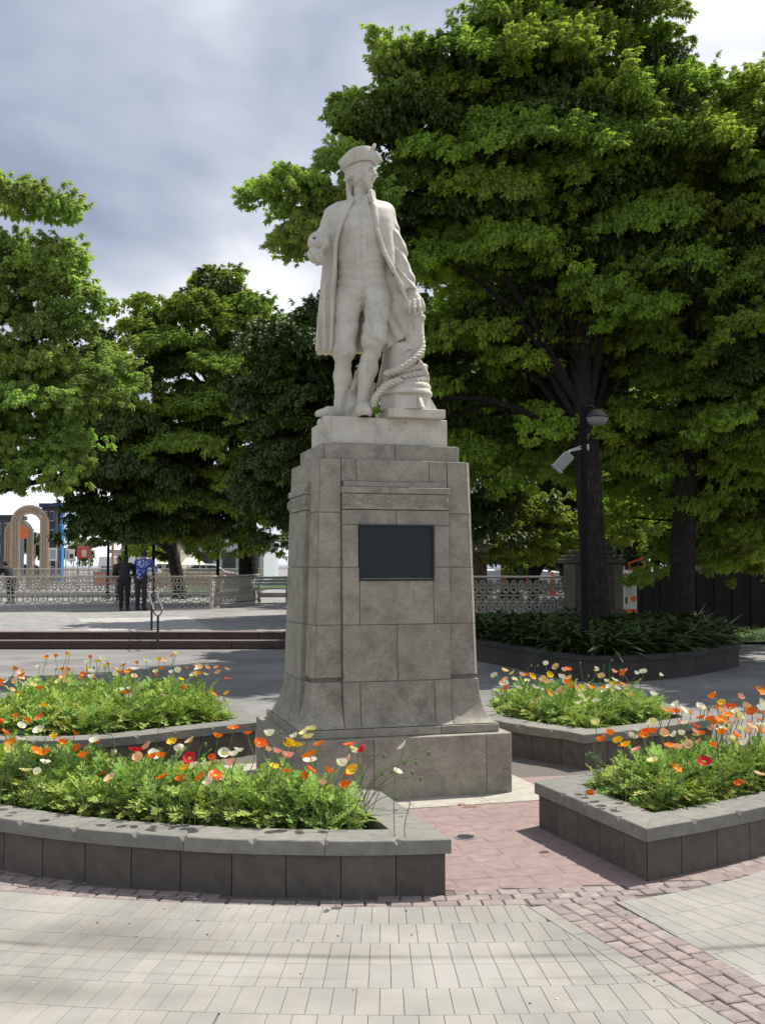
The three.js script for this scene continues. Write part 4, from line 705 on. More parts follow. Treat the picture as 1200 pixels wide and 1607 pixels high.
// crown inside a set of ellipsoids [x, y, z, rx, ry, rz, weight]: separate flat drooping boughs with air between them, each carrying tufts of leaf rosettes
function crownMesh(name, ells, n, leaf, geo, seed, o, parent, size = 1, clumpR = 0.75, flatten = 0.3, fill = 0) {
  const r = rng(seed), gauss = () => (r() + r() + r() + r() - 2) * 0.9, q = new THREE.Quaternion(), m4 = new THREE.Matrix4(), s = V(1, 1, 1), mats = [], tint = [], c = new THREE.Color(), B = [];
  for (let miss = 0, guard = 0; miss < 160 && guard < 40000; guard++) {
    const e = ells[r() * ells.length | 0]; if (r() > (e[6] ?? 1)) continue;
    let ux, uy, uz, l; do { ux = r() * 2 - 1; uy = r() * 2 - 1; uz = r() * 2 - 1; l = Math.hypot(ux, uy, uz); } while (l > 1 || l < 0.05);
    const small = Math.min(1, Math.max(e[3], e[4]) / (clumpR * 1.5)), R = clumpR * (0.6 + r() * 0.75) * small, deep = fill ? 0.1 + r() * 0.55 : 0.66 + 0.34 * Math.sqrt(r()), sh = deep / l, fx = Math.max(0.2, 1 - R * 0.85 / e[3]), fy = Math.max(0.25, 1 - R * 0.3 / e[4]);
    const C = V(e[0] + ux * e[3] * sh * fx, e[1] + uy * e[4] * sh * fy, e[2] + uz * e[5] * sh * fx);
    if (!fill && ells.some((h) => h !== e && ((C.x - h[0]) / h[3]) ** 2 + ((C.y - h[1]) / h[4]) ** 2 + ((C.z - h[2]) / h[5]) ** 2 < 0.22)) { miss += 0.2; continue; }
    if (B.some((b) => Math.hypot(b.C.x - C.x, (b.C.y - C.y) * 1.7, b.C.z - C.z) < 0.62 * (b.R + R))) { miss++; continue; }
    miss = Math.max(0, miss - 3); B.push({ C, R, out: V(ux / e[3], uy / e[4], uz / e[5]).normalize(), tone: 0.70 + r() * 0.5, warm: r() });
  }
  const tot = B.reduce((t, b) => t + b.R * b.R, 0), K = 10;
  for (const { C, R, out, tone, warm } of B) {
    const T = Math.max(3, Math.round(n * R * R / tot / K)), hx = Math.hypot(out.x, out.z) || 1, ox = out.x / hx, oz = out.z / hx, up = Math.max(0, out.y), fl = flatten * (1 + 0.9 * up * up);
    for (let t = 0; t < T; t++) {
      const a = r() * 6.283, rad = Math.sqrt(r()) * R * (r() < 0.2 ? 1.15 + r() * 0.5 : 1), tx = Math.cos(a) * rad, tz = Math.sin(a) * rad, ext = tx * ox + tz * oz;
      const ty = gauss() * R * fl * 0.7 * (1 - 0.5 * rad / R) - 0.30 * ext * (1 - up) - 0.25 * rad * rad / R + 0.1 * R, tr = 0.15 * size * (0.8 + r() * 0.6), tt = 0.82 + r() * 0.36;
      for (let i = 0; i < K; i++) {
        const dx = gauss() * tr, dz = gauss() * tr, dy = gauss() * tr * 0.7, az = Math.atan2(-(oz * 0.6 + tz / R + dz / tr * 0.8), ox * 0.6 + tx / R + dx / tr * 0.8) + (r() - 0.5) * 0.9;
        q.setFromEuler(new THREE.Euler((r() - 0.5) * 0.8, az, 0.45 - r() * 0.9 + up * 0.3, 'YXZ'));
        const k2 = size * (0.75 + r() * 0.5); s.set(k2, k2, k2);
        mats.push(m4.compose(V(C.x + tx + dx, C.y + ty + dy, C.z + tz + dz), q, s).clone());
        const f = tone * tt * (0.88 + r() * 0.24); tint.push(c.setRGB(f * (0.84 + warm * 0.24 + r() * 0.08), f, f * (0.9 + r() * 0.2)).clone());
      }
    }
  }
  const im = new THREE.InstancedMesh(geo, leaf, mats.length); mats.forEach((m, i) => { im.setMatrixAt(i, m); im.setColorAt(i, tint[i]); });
  im.name = numbered(name); im.userData.kind = 'stuff'; im.castShadow = im.receiveShadow = true; parent.add(im); return im;
}
const E = (px, py, d, rpx, rpy, w = 1, rz = 0) => { const p = at(px, py, d), k = d / F; return [p.x, p.y, p.z, rpx * k, rpy * k, rz || Math.max(rpx, rpy) * k * 0.9, w]; };
function tree(name, label, group, px, d, h0, trunkR, topPx, ells, n, leaf, seed, opt = {}) {
  const B = at(px, 888, d); const base = V(B.x, h0, B.z), t = thing(name, label, 'tree', [base.x, base.y, base.z], 0, group), r = rng(seed * 7 + 1);
  const loc = ells.map((e) => [e[0] - base.x, e[1] - base.y, e[2] - base.z, ...e.slice(3)]);
  const top = at(topPx[0], topPx[1], d).sub(base), gs = [];
  const P0 = [V(0, -0.1, 0), V(0.02, 0.35, 0), V(top.x * 0.25 + (r() - 0.5) * 0.2, top.y * 0.35, (r() - 0.5) * 0.3), V(top.x * 0.6 + (r() - 0.5) * 0.3, top.y * 0.68, (r() - 0.5) * 0.5), top];
  part('trunk', taper(P0, [trunkR * 1.45, trunkR * 1.05, trunkR * 0.9, trunkR * 0.6, trunkR * 0.2], 14, 6), M.bark, t);
  const cv = new THREE.CatmullRomCurve3(P0);
  loc.forEach((e) => { const tt = Math.min(0.9, Math.max(opt.lmin ?? 0.38, (e[1] - e[4] * 0.4) / Math.max(top.y, 1) * 0.8)), s = cv.getPoint(tt), nb = opt.limbs ?? 3; for (let k = 0; k < nb; k++) { const en = V(e[0] + (r() - 0.5) * e[3] * 1.4, e[1] + (r() - 0.5) * e[4] * 1.2, e[2] + (r() - 0.5) * e[5] * 1.2), mid = s.clone().lerp(en, 0.5).add(V(0, 0.35 + r() * 0.3, 0)); gs.push(taper([s, mid, en], [trunkR * 0.32, trunkR * 0.2, 0.02], 6, 5)); } });
  part('limbs', gs, M.bark, t).name = numbered('limb'); t.children[1].userData.kind = 'stuff';
  const c = crownMesh('crown', loc, n, leaf, opt.geo || sprays[seed % 3], seed, [0, 0, 0], t, opt.size || 1, opt.clump || 0.75, opt.flat || 0.42);
  if (opt.fill) crownMesh('crown', loc, opt.fill, LEAF.dark, opt.geo || sprays[0], seed + 9, 0, t, 1.1, (opt.clump || 0.75), 0.5, 1);  // darker leaf colour deep in the crown paints in its inner shade
  if (opt.extra) { const [e2, n2, l2] = opt.extra; crownMesh('crown', e2.map((e) => [e[0] - base.x, e[1] - base.y, e[2] - base.z, ...e.slice(3)]), n2, l2, opt.geo || sprays[(seed + 1) % 3], seed + 50, [0, 0, 0], t, opt.size || 1, (opt.clump || 0.75) * 0.6, opt.flat || 0.42); }
  return t;
}
const HP = 0.31; // level of the raised plaza
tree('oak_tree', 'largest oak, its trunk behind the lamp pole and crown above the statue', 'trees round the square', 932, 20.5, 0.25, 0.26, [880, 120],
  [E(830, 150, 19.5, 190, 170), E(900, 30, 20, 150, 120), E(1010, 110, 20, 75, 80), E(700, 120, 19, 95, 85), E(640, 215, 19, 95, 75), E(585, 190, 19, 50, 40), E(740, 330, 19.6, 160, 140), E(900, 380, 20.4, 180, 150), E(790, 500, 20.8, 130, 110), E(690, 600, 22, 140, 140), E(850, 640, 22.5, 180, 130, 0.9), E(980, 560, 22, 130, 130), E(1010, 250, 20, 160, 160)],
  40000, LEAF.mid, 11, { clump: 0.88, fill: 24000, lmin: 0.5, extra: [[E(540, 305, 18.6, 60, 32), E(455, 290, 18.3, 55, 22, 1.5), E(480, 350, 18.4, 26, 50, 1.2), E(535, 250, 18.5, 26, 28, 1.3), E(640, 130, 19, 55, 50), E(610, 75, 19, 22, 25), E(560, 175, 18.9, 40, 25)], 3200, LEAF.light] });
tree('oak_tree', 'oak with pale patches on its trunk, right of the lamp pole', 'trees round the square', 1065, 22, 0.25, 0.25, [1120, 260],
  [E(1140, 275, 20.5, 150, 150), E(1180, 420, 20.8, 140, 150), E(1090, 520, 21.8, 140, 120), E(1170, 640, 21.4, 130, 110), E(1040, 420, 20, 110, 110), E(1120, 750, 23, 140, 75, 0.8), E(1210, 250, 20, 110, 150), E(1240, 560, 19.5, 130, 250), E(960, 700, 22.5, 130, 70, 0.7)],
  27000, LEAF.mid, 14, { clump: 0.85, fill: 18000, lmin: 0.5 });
tree('broadleaf_tree', 'bright leafy tree hanging in from the edge opposite the oak', 'trees round the square', -190, 15.5, 0, 0.22, [-60, 330],
  [E(-20, 490, 15, 105, 130), E(55, 450, 14.5, 52, 46), E(0, 405, 14.5, 58, 40), E(70, 560, 14.5, 80, 70), E(130, 590, 14.6, 60, 40), E(20, 650, 14.3, 120, 90), E(90, 690, 14.5, 60, 60), E(0, 735, 14.4, 50, 44, 0.9), E(104, 742, 14.5, 18, 22), E(185, 600, 14.8, 32, 26), E(-120, 600, 15, 120, 200), E(-170, 350, 15, 110, 120), E(100, 500, 14.5, 28, 24)],
  10500, LEAF.light, 22, { size: 0.85, clump: 0.46, extra: [[E(60, 310, 14.3, 45, 12, 2), E(98, 325, 14.3, 18, 20, 1.6), E(20, 305, 14.4, 40, 24, 1.2), E(95, 405, 14.4, 28, 30, 1.2), E(118, 460, 14.4, 12, 24, 1.4)], 700, LEAF.light] });
tree('broadleaf_tree', 'tree with a sunlit yellow-green top between the statue and the edge tree', 'trees round the square', 390, 40, HP, 0.36, [340, 480],
  [E(320, 470, 38, 75, 62), E(240, 510, 38, 45, 55), E(350, 450, 38, 50, 40), E(320, 580, 37, 140, 110), E(400, 530, 37, 70, 70), E(330, 690, 37, 150, 90), E(290, 790, 38, 130, 50, 1), E(340, 830, 38, 80, 36, 1), E(400, 490, 37.5, 38, 30), E(420, 760, 38, 60, 70, 0.8)],
  14000, LEAF.far, 33, { size: 1.1, clump: 1.0, geo: lowSpray, fill: 5000 });
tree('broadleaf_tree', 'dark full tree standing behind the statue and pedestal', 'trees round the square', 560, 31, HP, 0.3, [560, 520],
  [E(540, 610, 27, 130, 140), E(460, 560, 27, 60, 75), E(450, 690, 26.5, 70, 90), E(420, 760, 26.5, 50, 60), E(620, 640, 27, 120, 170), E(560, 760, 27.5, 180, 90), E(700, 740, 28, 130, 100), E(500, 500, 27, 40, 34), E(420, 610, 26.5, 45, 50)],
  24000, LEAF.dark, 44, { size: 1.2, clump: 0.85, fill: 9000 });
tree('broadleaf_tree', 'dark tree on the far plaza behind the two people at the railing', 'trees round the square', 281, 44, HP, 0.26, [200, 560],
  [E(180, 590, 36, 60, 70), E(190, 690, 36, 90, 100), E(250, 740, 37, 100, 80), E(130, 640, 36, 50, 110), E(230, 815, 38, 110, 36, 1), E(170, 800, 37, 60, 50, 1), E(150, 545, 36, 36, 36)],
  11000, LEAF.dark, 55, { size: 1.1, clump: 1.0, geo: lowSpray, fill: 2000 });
tree('broadleaf_tree', 'low leafy tree lit from behind, seen past the right side of the pedestal', 'trees round the square', 835, 33, HP, 0.16, [840, 760],
  [E(840, 815, 29, 75, 50), E(795, 790, 29, 50, 45), E(880, 850, 29, 60, 34), E(960, 800, 30, 70, 60), E(820, 860, 30, 40, 24)], 4500, LEAF.lime, 66, { size: 0.95, clump: 0.8 });
tree('broadleaf_tree', 'low bough of bright leaves in front of the dark timber fence', 'trees round the square', 1290, 24, 0.1, 0.2, [1250, 650],
  [E(1170, 870, 22.5, 70, 34), E(1080, 850, 23, 50, 40), E(1140, 820, 23, 90, 45), E(1220, 850, 22.5, 60, 60), E(1030, 880, 23, 40, 30), E(1000, 790, 24, 60, 50)], 4200, LEAF.lime, 77, { size: 0.82, clump: 0.6 });
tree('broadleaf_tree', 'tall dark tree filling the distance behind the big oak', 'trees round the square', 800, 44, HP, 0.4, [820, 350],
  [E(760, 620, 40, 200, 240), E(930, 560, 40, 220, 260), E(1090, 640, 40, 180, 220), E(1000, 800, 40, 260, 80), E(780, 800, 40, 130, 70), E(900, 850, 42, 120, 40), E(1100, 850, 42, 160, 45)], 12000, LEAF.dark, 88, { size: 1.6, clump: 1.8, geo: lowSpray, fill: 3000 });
tree('broadleaf_tree', 'unseen leafy tree added past the dark fence to shade the hedge corner', 'trees round the square', 1560, 18.5, 0, 0.26, [1560, 250], [E(1500, 250, 17.5, 170, 170), E(1620, 300, 18, 190, 220), E(1500, 420, 18, 120, 130), E(1560, 120, 17.5, 190, 120), E(1660, 480, 17, 180, 150)], 12000, LEAF.mid, 95, { clump: 1.0, fill: 2500, lmin: 0.5 });  // out of view, added to throw shade on the ground by the hedge
tree('broadleaf_tree', 'small yellow-green tree among the parked cars beyond the bridge', 'trees round the square', 222, 62, HP, 0.1, [222, 850], [E(222, 845, 60, 26, 22), E(240, 858, 60, 16, 14)], 600, LEAF.lime, 91, { size: 1.5, clump: 0.7, geo: lowSpray });

// ------------------------------------------------------------------ poppies
const poppyLeaf = leafM([0.33, 0.42, 0.10], 0.3), poppyLeafB = leafM([0.25, 0.37, 0.085], 0.3);
function pinnate(L, r) { // a deeply cut leaf: a rib with paired lobes
  const o = [], y = (t) => L * (0.10 * t - 0.55 * t * t * 0.5), n = 4; const P3 = (t, z) => [t * L, y(t) + Math.abs(z) * 0.25, z];
  for (let i = 0; i <= n; i++) { const t = 0.28 + 0.66 * i / n, w = L * 0.26 * Math.sin(Math.PI * (0.25 + 0.62 * i / n)), tip = Math.min(1.06, t + 0.12); for (const s of [-1, 1]) { const k = w * (0.8 + r() * 0.4); o.push(...P3(t - 0.07, 0), ...P3(tip, s * k), ...P3(t + 0.06, 0)); o.push(...P3(t - 0.02, s * k * 0.45), ...P3(tip + 0.02, s * k * 0.92), ...P3(tip + 0.05, s * k * 0.35)); } }
  o.push(...P3(0, -0.003), ...P3(0, 0.003), ...P3(0.95, 0)); o.push(...P3(0.88, -0.05 * L), ...P3(1.12, 0), ...P3(0.88, 0.05 * L)); return tris(o);
}
function tuftGeo(seed, n, h) {
  const r = rng(seed), gs = [];
  for (let i = 0; i < n; i++) { const L = h * (0.65 + r() * 0.8), g = pinnate(L, r); g.rotateX((r() - 0.5) * 1.1); g.rotateZ(0.15 + r() * 1.05); g.rotateY(r() * 6.3); g.translate((r() - 0.5) * 0.09, r() * 0.10, (r() - 0.5) * 0.09); gs.push(g); }
  return mergeGeometries(gs.map(clean));
}
const tufts = [tuftGeo(1, 26, 0.105), tuftGeo(2, 24, 0.12), tuftGeo(5, 14, 0.10)];
const SOIL = 0.215;
function foliage(key, n, label, seed, grow = 1) {
  const r = rng(seed), P = INNER[key], xs = P.map((p) => p[0]), ds = P.map((p) => p[1]), ms = [], cs = [], c = new THREE.Color(), q = new THREE.Quaternion();
  let guard = 0; while (ms.length < n && guard++ < n * 40) {
    const p = [lerp(Math.min(...xs), Math.max(...xs), r()), lerp(Math.min(...ds), Math.max(...ds), r())]; if (!inside(p, P)) continue;
    let e = 1e9; for (let i = 0; i < P.length; i++) { const a = P[i], b = P[(i + 1) % P.length], dx = b[0] - a[0], dd = b[1] - a[1], t = Math.min(1, Math.max(0, ((p[0] - a[0]) * dx + (p[1] - a[1]) * dd) / (dx * dx + dd * dd + 1e-9))); e = Math.min(e, Math.hypot(p[0] - a[0] - dx * t, p[1] - a[1] - dd * t)); }
    if (e < (key === 'fl' ? 0.12 : 0.08) + 0.13 * r() || fbm(p[0] * 3, p[1] * 3, seed, 2) < -0.30) continue;
    const s = grow * (0.7 + r() * 0.55) * (e < 0.2 ? 0.8 : 1); q.setFromEuler(new THREE.Euler((r() - 0.5) * 0.3, r() * 6.3, (r() - 0.5) * 0.3));
    ms.push(new THREE.Matrix4().compose(V(p[0], SOIL, -p[1]), q, V(s, s * (0.9 + r() * 0.3), s)));
    const t = 0.75 + r() * 0.5, y = r() < 0.05 ? 0.6 : r() * 0.35; cs.push(c.setRGB(t * (0.85 + y), t * (1 + y * 0.3), t * 0.9).clone());
  }
  for (const v of [0, 1]) {
    const id = ms.map((_, i) => i).filter((i) => i % 2 === v), im = new THREE.InstancedMesh(tufts[v], v ? poppyLeafB : poppyLeaf, id.length);
    id.forEach((i, k) => { im.setMatrixAt(k, ms[i]); im.setColorAt(k, cs[i]); }); im.castShadow = im.receiveShadow = true;
    im.name = numbered('poppy_leaves'); tag(im, label + (v ? ', darker clumps' : ', paler clumps'), 'ground cover', null, 'stuff'); scene.add(im);
  }
}
foliage('fl', 1250, 'ferny green poppy leaves filling the curved bed left of the red path', 3, 1.12);
foliage('fr', 760, 'ferny green poppy leaves filling the sharp-cornered bed', 4, 1.15);
foliage('rr', 620, 'ferny green poppy leaves in the bed before the dark hedge', 5, 1.12);
foliage('rl', 900, 'ferny green poppy leaves in the bed towards the steps', 6, 1.3);
const petalM = (r, g, b) => new THREE.MeshPhysicalMaterial({ color: col(r, g, b), roughness: 0.6, transmission: 0.35, thickness: 0, side: THREE.DoubleSide, specularIntensity: 0.2, sheen: 0.2 });
const PET = { o: petalM(0.90, 0.26, 0.02), r: petalM(0.90, 0.17, 0.03), c: petalM(0.72, 0.03, 0.06), w: petalM(0.90, 0.87, 0.74), y: petalM(0.92, 0.62, 0.03), p: petalM(0.90, 0.48, 0.40), k: petalM(0.92, 0.62, 0.36), l: petalM(0.90, 0.86, 0.42) };
const PNAME = { o: 'orange', r: 'orange-red', c: 'crimson', w: 'white', y: 'yellow', p: 'pink', k: 'peach', l: 'pale lemon' };
function bloomGeo(seed, open) { // four crinkled petals in two pairs
  const r = rng(seed), gs = [], R = 0.046;
  for (let k = 0; k < 4; k++) {
    const pos = [], n = 6, m = 4, rr = R * (k % 2 ? 0.95 : 1.06), a0 = k * Math.PI / 2 + (r() - 0.5) * 0.3, P = (i, j) => { const a = (i / n - 0.5) * 2.0, t = j / m, rad = rr * t * (0.9 + 0.1 * Math.cos(a * 2)), crk = 0.0035 * Math.sin(i * 2.4 + seed + k) * t, lift = rr * (open * t * 0.35 + (1.15 - open) * t * t * 0.8) + crk + (k % 2 ? 0.002 : 0); const sh = 1 - 0.30 * (1 - open) * t * t; return [Math.cos(a0 + a) * rad * sh, lift, Math.sin(a0 + a) * rad * sh]; };
    for (let i = 0; i < n; i++) for (let j = 0; j < m; j++) quad(pos, P(i, j), P(i + 1, j), P(i + 1, j + 1), P(i, j + 1));
    let g = new THREE.BufferGeometry(); g.setAttribute('position', new THREE.Float32BufferAttribute(pos, 3)); g = mergeVertices(g, 1e-5); g.computeVertexNormals(); gs.push(g.toNonIndexed());
  }
  return merge(gs);
}
const blooms = [bloomGeo(1, 0.85), bloomGeo(2, 0.5), bloomGeo(3, 0.25), bloomGeo(4, 1.0)], heart = merge([ball(0.008, 0, 0.007, 0, 1, 1, 1, 8), new THREE.TorusGeometry(0.010, 0.003, 5, 12).rotateX(1.57).translate(0, 0.010, 0)]);
const heartM = mat([0.55, 0.5, 0.06]), stemM = mat([0.13, 0.19, 0.06], { roughness: 0.8 });
const rF = rng(909);
const stemGeos = [0, 1, 2, 3].map((k) => { const r = rng(60 + k); return tube([V(0, 0, 0), V((r() - 0.5) * 0.08, 0.33, (r() - 0.5) * 0.06), V((r() - 0.5) * 0.13, 0.7, (r() - 0.5) * 0.1), V(0, 0.95, 0), V(0.0, 1, 0.0)], 0.0024, 10, 4); });
const WHERE = { fl: 'in the curved bed left of the red path', fr: 'in the sharp-cornered bed', rr: 'in the bed before the dark hedge', rl: 'in the bed towards the steps' };
const BED = { fl: 'the curved bed', fr: 'the sharp-cornered bed', rr: 'the hedge-side bed', rl: 'the steps-side bed' };
function poppy(bx, bd, top, key, c, size = 1) { // a stem and a bloom, base at (bx, bd), bloom centre at top
  const h = Math.max(0.12, top.y - SOIL), k4 = rF() * 4 | 0, P = INNER[key], ds = P.map((p) => p[1]), f = (bd - Math.min(...ds)) / (Math.max(...ds) - Math.min(...ds)), rr = P.map((p) => Math.hypot(p[0] - PC[0], p[1] - PC[1])), g = (Math.hypot(bx - PC[0], bd - PC[1]) - Math.min(...rr)) / (Math.max(...rr) - Math.min(...rr));
  const t = thing('poppy', PNAME[c] + ' ' + ['open', 'half-open', 'cupped', 'flat'][k4] + ' poppy ' + (f < 0.36 ? 'near the front rim' : f < 0.66 ? 'in the middle' : 'near the back rim') + ' of ' + BED[key] + ', ' + (g < 0.35 ? 'close to the pedestal' : g < 0.68 ? 'part way along' : 'far from the pedestal'), 'poppy', [bx, SOIL, -bd], 0, PNAME[c] + ' poppies ' + WHERE[key]);
  const st = part('stem', stemGeos[rF() * 4 | 0], stemM, t), dx = top.x - bx, dz = top.z + bd; st.matrixAutoUpdate = true; st.scale.set(1, h, 1); st.quaternion.setFromUnitVectors(V(0, 1, 0), V(dx, h, dz).normalize()); st.scale.y = Math.hypot(h, dx, dz);
  const b = part('petals', blooms[k4], PET[c], t); b.position.set(dx, h - 0.004, dz); b.rotation.set((rF() - 0.35) * 1.5, rF() * 6.3, (rF() - 0.5) * 1.2, 'YXZ'); b.scale.setScalar(size * (0.60 + rF() * 0.32));
  const c2 = part('flower_centre', heart, heartM, b); c2.castShadow = false;
}
const put = (key, list, dMin, dMax) => list.trim().split(/\s+/).forEach((s) => { const [x, y, c] = s.split(','); const px = +x, py = +y, d0 = 1.0 * F / Math.max(40, (py - 888) + 0.40 * F / 8); // stem of about 0.4 m
  let d = dMin; for (let k = 0; k < 60; k++) { const dd = lerp(dMin, dMax, k / 60), p = at(px, py, dd); if (inside([p.x, dd], INNER[key])) { d = dd; if (p.y < SOIL + 0.30 + 0.16 * rF()) break; } }
  const top = at(px, py, d), bx = top.x + (rF() - 0.5) * 0.10, bd = d + (rF() - 0.5) * 0.08; poppy(bx, bd, top, key, c); });
put('fl', '407,1167,r 423,1154,w 433,1181,p 450,1168,y 464,1171,y 462,1157,w 478,1151,l 488,1145,l 484,1158,l 502,1169,o 487,1187,o 485,1208,r 450,1211,o 473,1218,o 450,1188,p 514,1210,r 505,1231,k 543,1235,o 555,1209,y 548,1192,p 548,1170,r 561,1181,w 571,1177,c 536,1201,w 633,1171,w 623,1212,w 212,1179,c 219,1192,k 240,1189,o 253,1188,o 299,1190,c 334,1190,r 341,1157,o 366,1144,r 389,1152,r 411,1169,r 366,1186,w 361,1199,p 282,1177,w 270,1165,y 291,1208,y 256,1220,o 285,1224,o 316,1220,o 335,1220,w 97,1167,o 33,1161,w 33,1139,w 117,1152,o 64,1126,r 42,1132,o 57,1213,w 131,1188,o 74,1181,o 5,1133,r 8,1151,r 86,1158,y 14,1180,l 232,1172,p 150,1163,w 20,1166,o', 5.5, 7.9);
put('fr', '945,1162,o 955,1152,o 970,1164,y 980,1171,o 991,1156,w 1024,1135,l 997,1146,w 1024,1150,r 1037,1152,k 1062,1174,k 1058,1207,o 1158,1231,r 1104,1196,c 1190,1216,k 1118,1171,o 1096,1164,p 1167,1169,w 999,1177,p 1050,1172,o 1090,1150,p 1081,1168,k 1132,1152,o 1145,1140,p 1160,1145,l 1176,1150,k 1190,1146,o 1100,1152,r 1068,1152,w 1115,1130,r 1130,1135,r 1142,1124,o 1158,1130,k 1172,1134,p 1188,1130,p 1196,1140,w 1090,1140,r 1084,1120,k 1098,1110,w 1110,1116,k 1124,1112,o 1132,1105,y 1146,1112,r 1156,1118,w 1168,1110,k 1180,1118,r 1192,1104,w 1120,1094,o 1160,1095,p 1190,1085,o 1070,1115,w 1052,1118,w 1060,1106,w 1198,1120,o 1140,1145,l 1100,1127,r 1118,1144,p 1154,1155,o 1178,1142,k', 6.2, 8.2);
{ // many more in the two beds behind, loosely scattered
  const r = rng(515), bag = 'oooooyyrwwwwwwwlllkkkkkpp';
  for (const [key, n, h0, h1] of [['rl', 94, 0.28, 0.60], ['rr', 70, 0.24, 0.48], ['fl', 34, 0.20, 0.42], ['fr', 26, 0.30, 0.56]]) {
    const P = INNER[key], xs = P.map((p) => p[0]), ds = P.map((p) => p[1]); let k = 0, guard = 0;
    while (k < n && guard++ < 9000) { const p = [lerp(Math.min(...xs), Math.max(...xs), r()), lerp(Math.min(...ds), Math.max(...ds), r())]; if (!inside(p, P) || Math.abs(p[0]) > p[1] * 0.37 || fbm(p[0] * 2.2, p[1] * 2.2, 3, 2) < -0.2) continue; k++; const s = SOIL + lerp(h0, h1, r()) * 0.95; poppy(p[0], p[1], V(p[0] + (r() - 0.5) * 0.12, s, -p[1] + (r() - 0.5) * 0.1), key, bag[r() * bag.length | 0], 1.0); }
  }
}
{ // bare seed heads and buds leaning out of the beds
  const r = rng(33), list = [];
  const put2 = (x, d, lx, h, key) => { const t = thing('poppy_bud', 'nodding poppy bud ' + WHERE[key], 'poppy bud', [x, SOIL, -d], 0, 'poppy buds ' + WHERE[key]); const e = V(lx, h, (r() - 0.5) * 0.1), m = V(lx * 0.4, h * 0.7, 0); part('stem', tube([V(0, 0, 0), m, e, e.clone().add(V(0.012, -0.012, 0))], 0.0022, 10, 4), stemM, t); part('bud', ball(0.009, e.x + 0.014, e.y - 0.02, e.z, 1, 1.5, 1, 8), stemM, t); };
  for (let k = 0; k < 9; k++) { const p = at(lerp(585, 612, r()), 1240, 6.05 + r() * 0.2); put2(p.x - 0.12, 6.0 + r() * 0.25, 0.10 + r() * 0.26, 0.16 + r() * 0.30, 'fl'); }
  for (let k = 0; k < 26; k++) { const key = ['fl', 'rl', 'rr', 'fr'][k % 4], P = INNER[key]; let p, g = 0; do { const i = r() * P.length | 0, j = r() * P.length | 0, t = r(); p = [lerp(P[i][0], P[j][0], t), lerp(P[i][1], P[j][1], t)]; } while ((!inside(p, P) || Math.abs(p[0]) > p[1] * 0.36) && g++ < 200); put2(p[0], p[1], (r() - 0.5) * 0.12, 0.38 + r() * 0.16, key); }
  for (let k = 0; k < 5; k++) { const p = onG(lerp(905, 930, r()), 1215, 0.29); put2(p[0] + 0.18, p[1] - 0.05 + r() * 0.1, -0.08 - r() * 0.14, 0.1 + r() * 0.16, 'fr'); }
}
{ const p = onG(926, 1246, 0.292), b = single('fallen_poppy', merge([blooms[1].clone(), heart.clone()]), PET.o, 'orange poppy head dropped on the stone rim of the sharp-cornered bed', 'poppy', [p[0], 0.294, -p[1]]); b.rotation.set(1.1, 0.4, 0.3); b.scale.setScalar(0.6);
  const r = rng(4); for (let k = 0; k < 7; k++) { const q = onG(704 + r() * 40, 1262 + r() * 8, 0.015), g = lobed(0.035, 0.012, 0.5, 2); const o = single('fallen_leaf', clean(g), mat([0.28, 0.13, 0.06]), 'curled brown leaf lying on the cream border before the plinth', 'leaf', [q[0], 0.022, -q[1]], 'brown leaves on the cream border'); o.rotation.set(r() * 0.6, r() * 6, r() * 0.6); } }

{ // petals and specks blown on to the paving
  const r = rng(61), gs = [[], []]; for (let k = 0; k < 46; k++) { const x = -2.2 + r() * 4.2, d = 4.1 + r() * 1.6; if (beds.some((b) => inside([x, d], b))) continue; const g = lobed(0.010 + r() * 0.016, 0.005 + r() * 0.006, 0.6, 1); g.rotateY(r() * 6); g.translate(x, 0.016, -d); gs[k % 2].push(g); }
  ['dry brown leaf scraps scattered over the pale paving', 'pale fallen petals scattered over the paving before the beds'].forEach((l, i) => { const o = part('litter', gs[i], [mat([0.16, 0.11, 0.07]), mat([0.62, 0.5, 0.38])][i], scene); tag(o, l, 'litter', null, 'stuff'); });
}

// ------------------------------------------------------------------ raised plaza, steps, lawns
struct('plaza', sheet([[-160, 22.0], [1.2, 22.0], [1.2, 24.6], [5.2, 24.6], [5.2, 30], [160, 30], [160, 420], [-160, 420]], HP), M.plaza, 'sunlit grey paving of the raised plaza');
{ const t = structGroup('pavement', 'large grey slabs along the edge of the raised plaza'), r = rng(14), ms = [[0.36, 0.345, 0.325], [0.335, 0.325, 0.305], [0.38, 0.365, 0.34]].map((c) => mat(c, { map: rep(tAsph, 0.4), roughness: 0.92 }));
  for (let i = 0; i < 14; i++) for (let j = 0; j < 6; j++) { const w = 1.15, dd = 1.45, x = -15 + i * w + (j % 2) * 0.5, d = 22.42 + j * dd; if (x > 0) continue; part('paving_slab', slabPiece([[x + 0.006, d + 0.008], [x + w - 0.006, d + 0.008], [x + w - 0.006, d + dd - 0.008], [x + 0.006, d + dd - 0.008]], HP + 0.004 + r() * 0.001, 0.02, 0.003), ms[r() * 3 | 0], t); } }
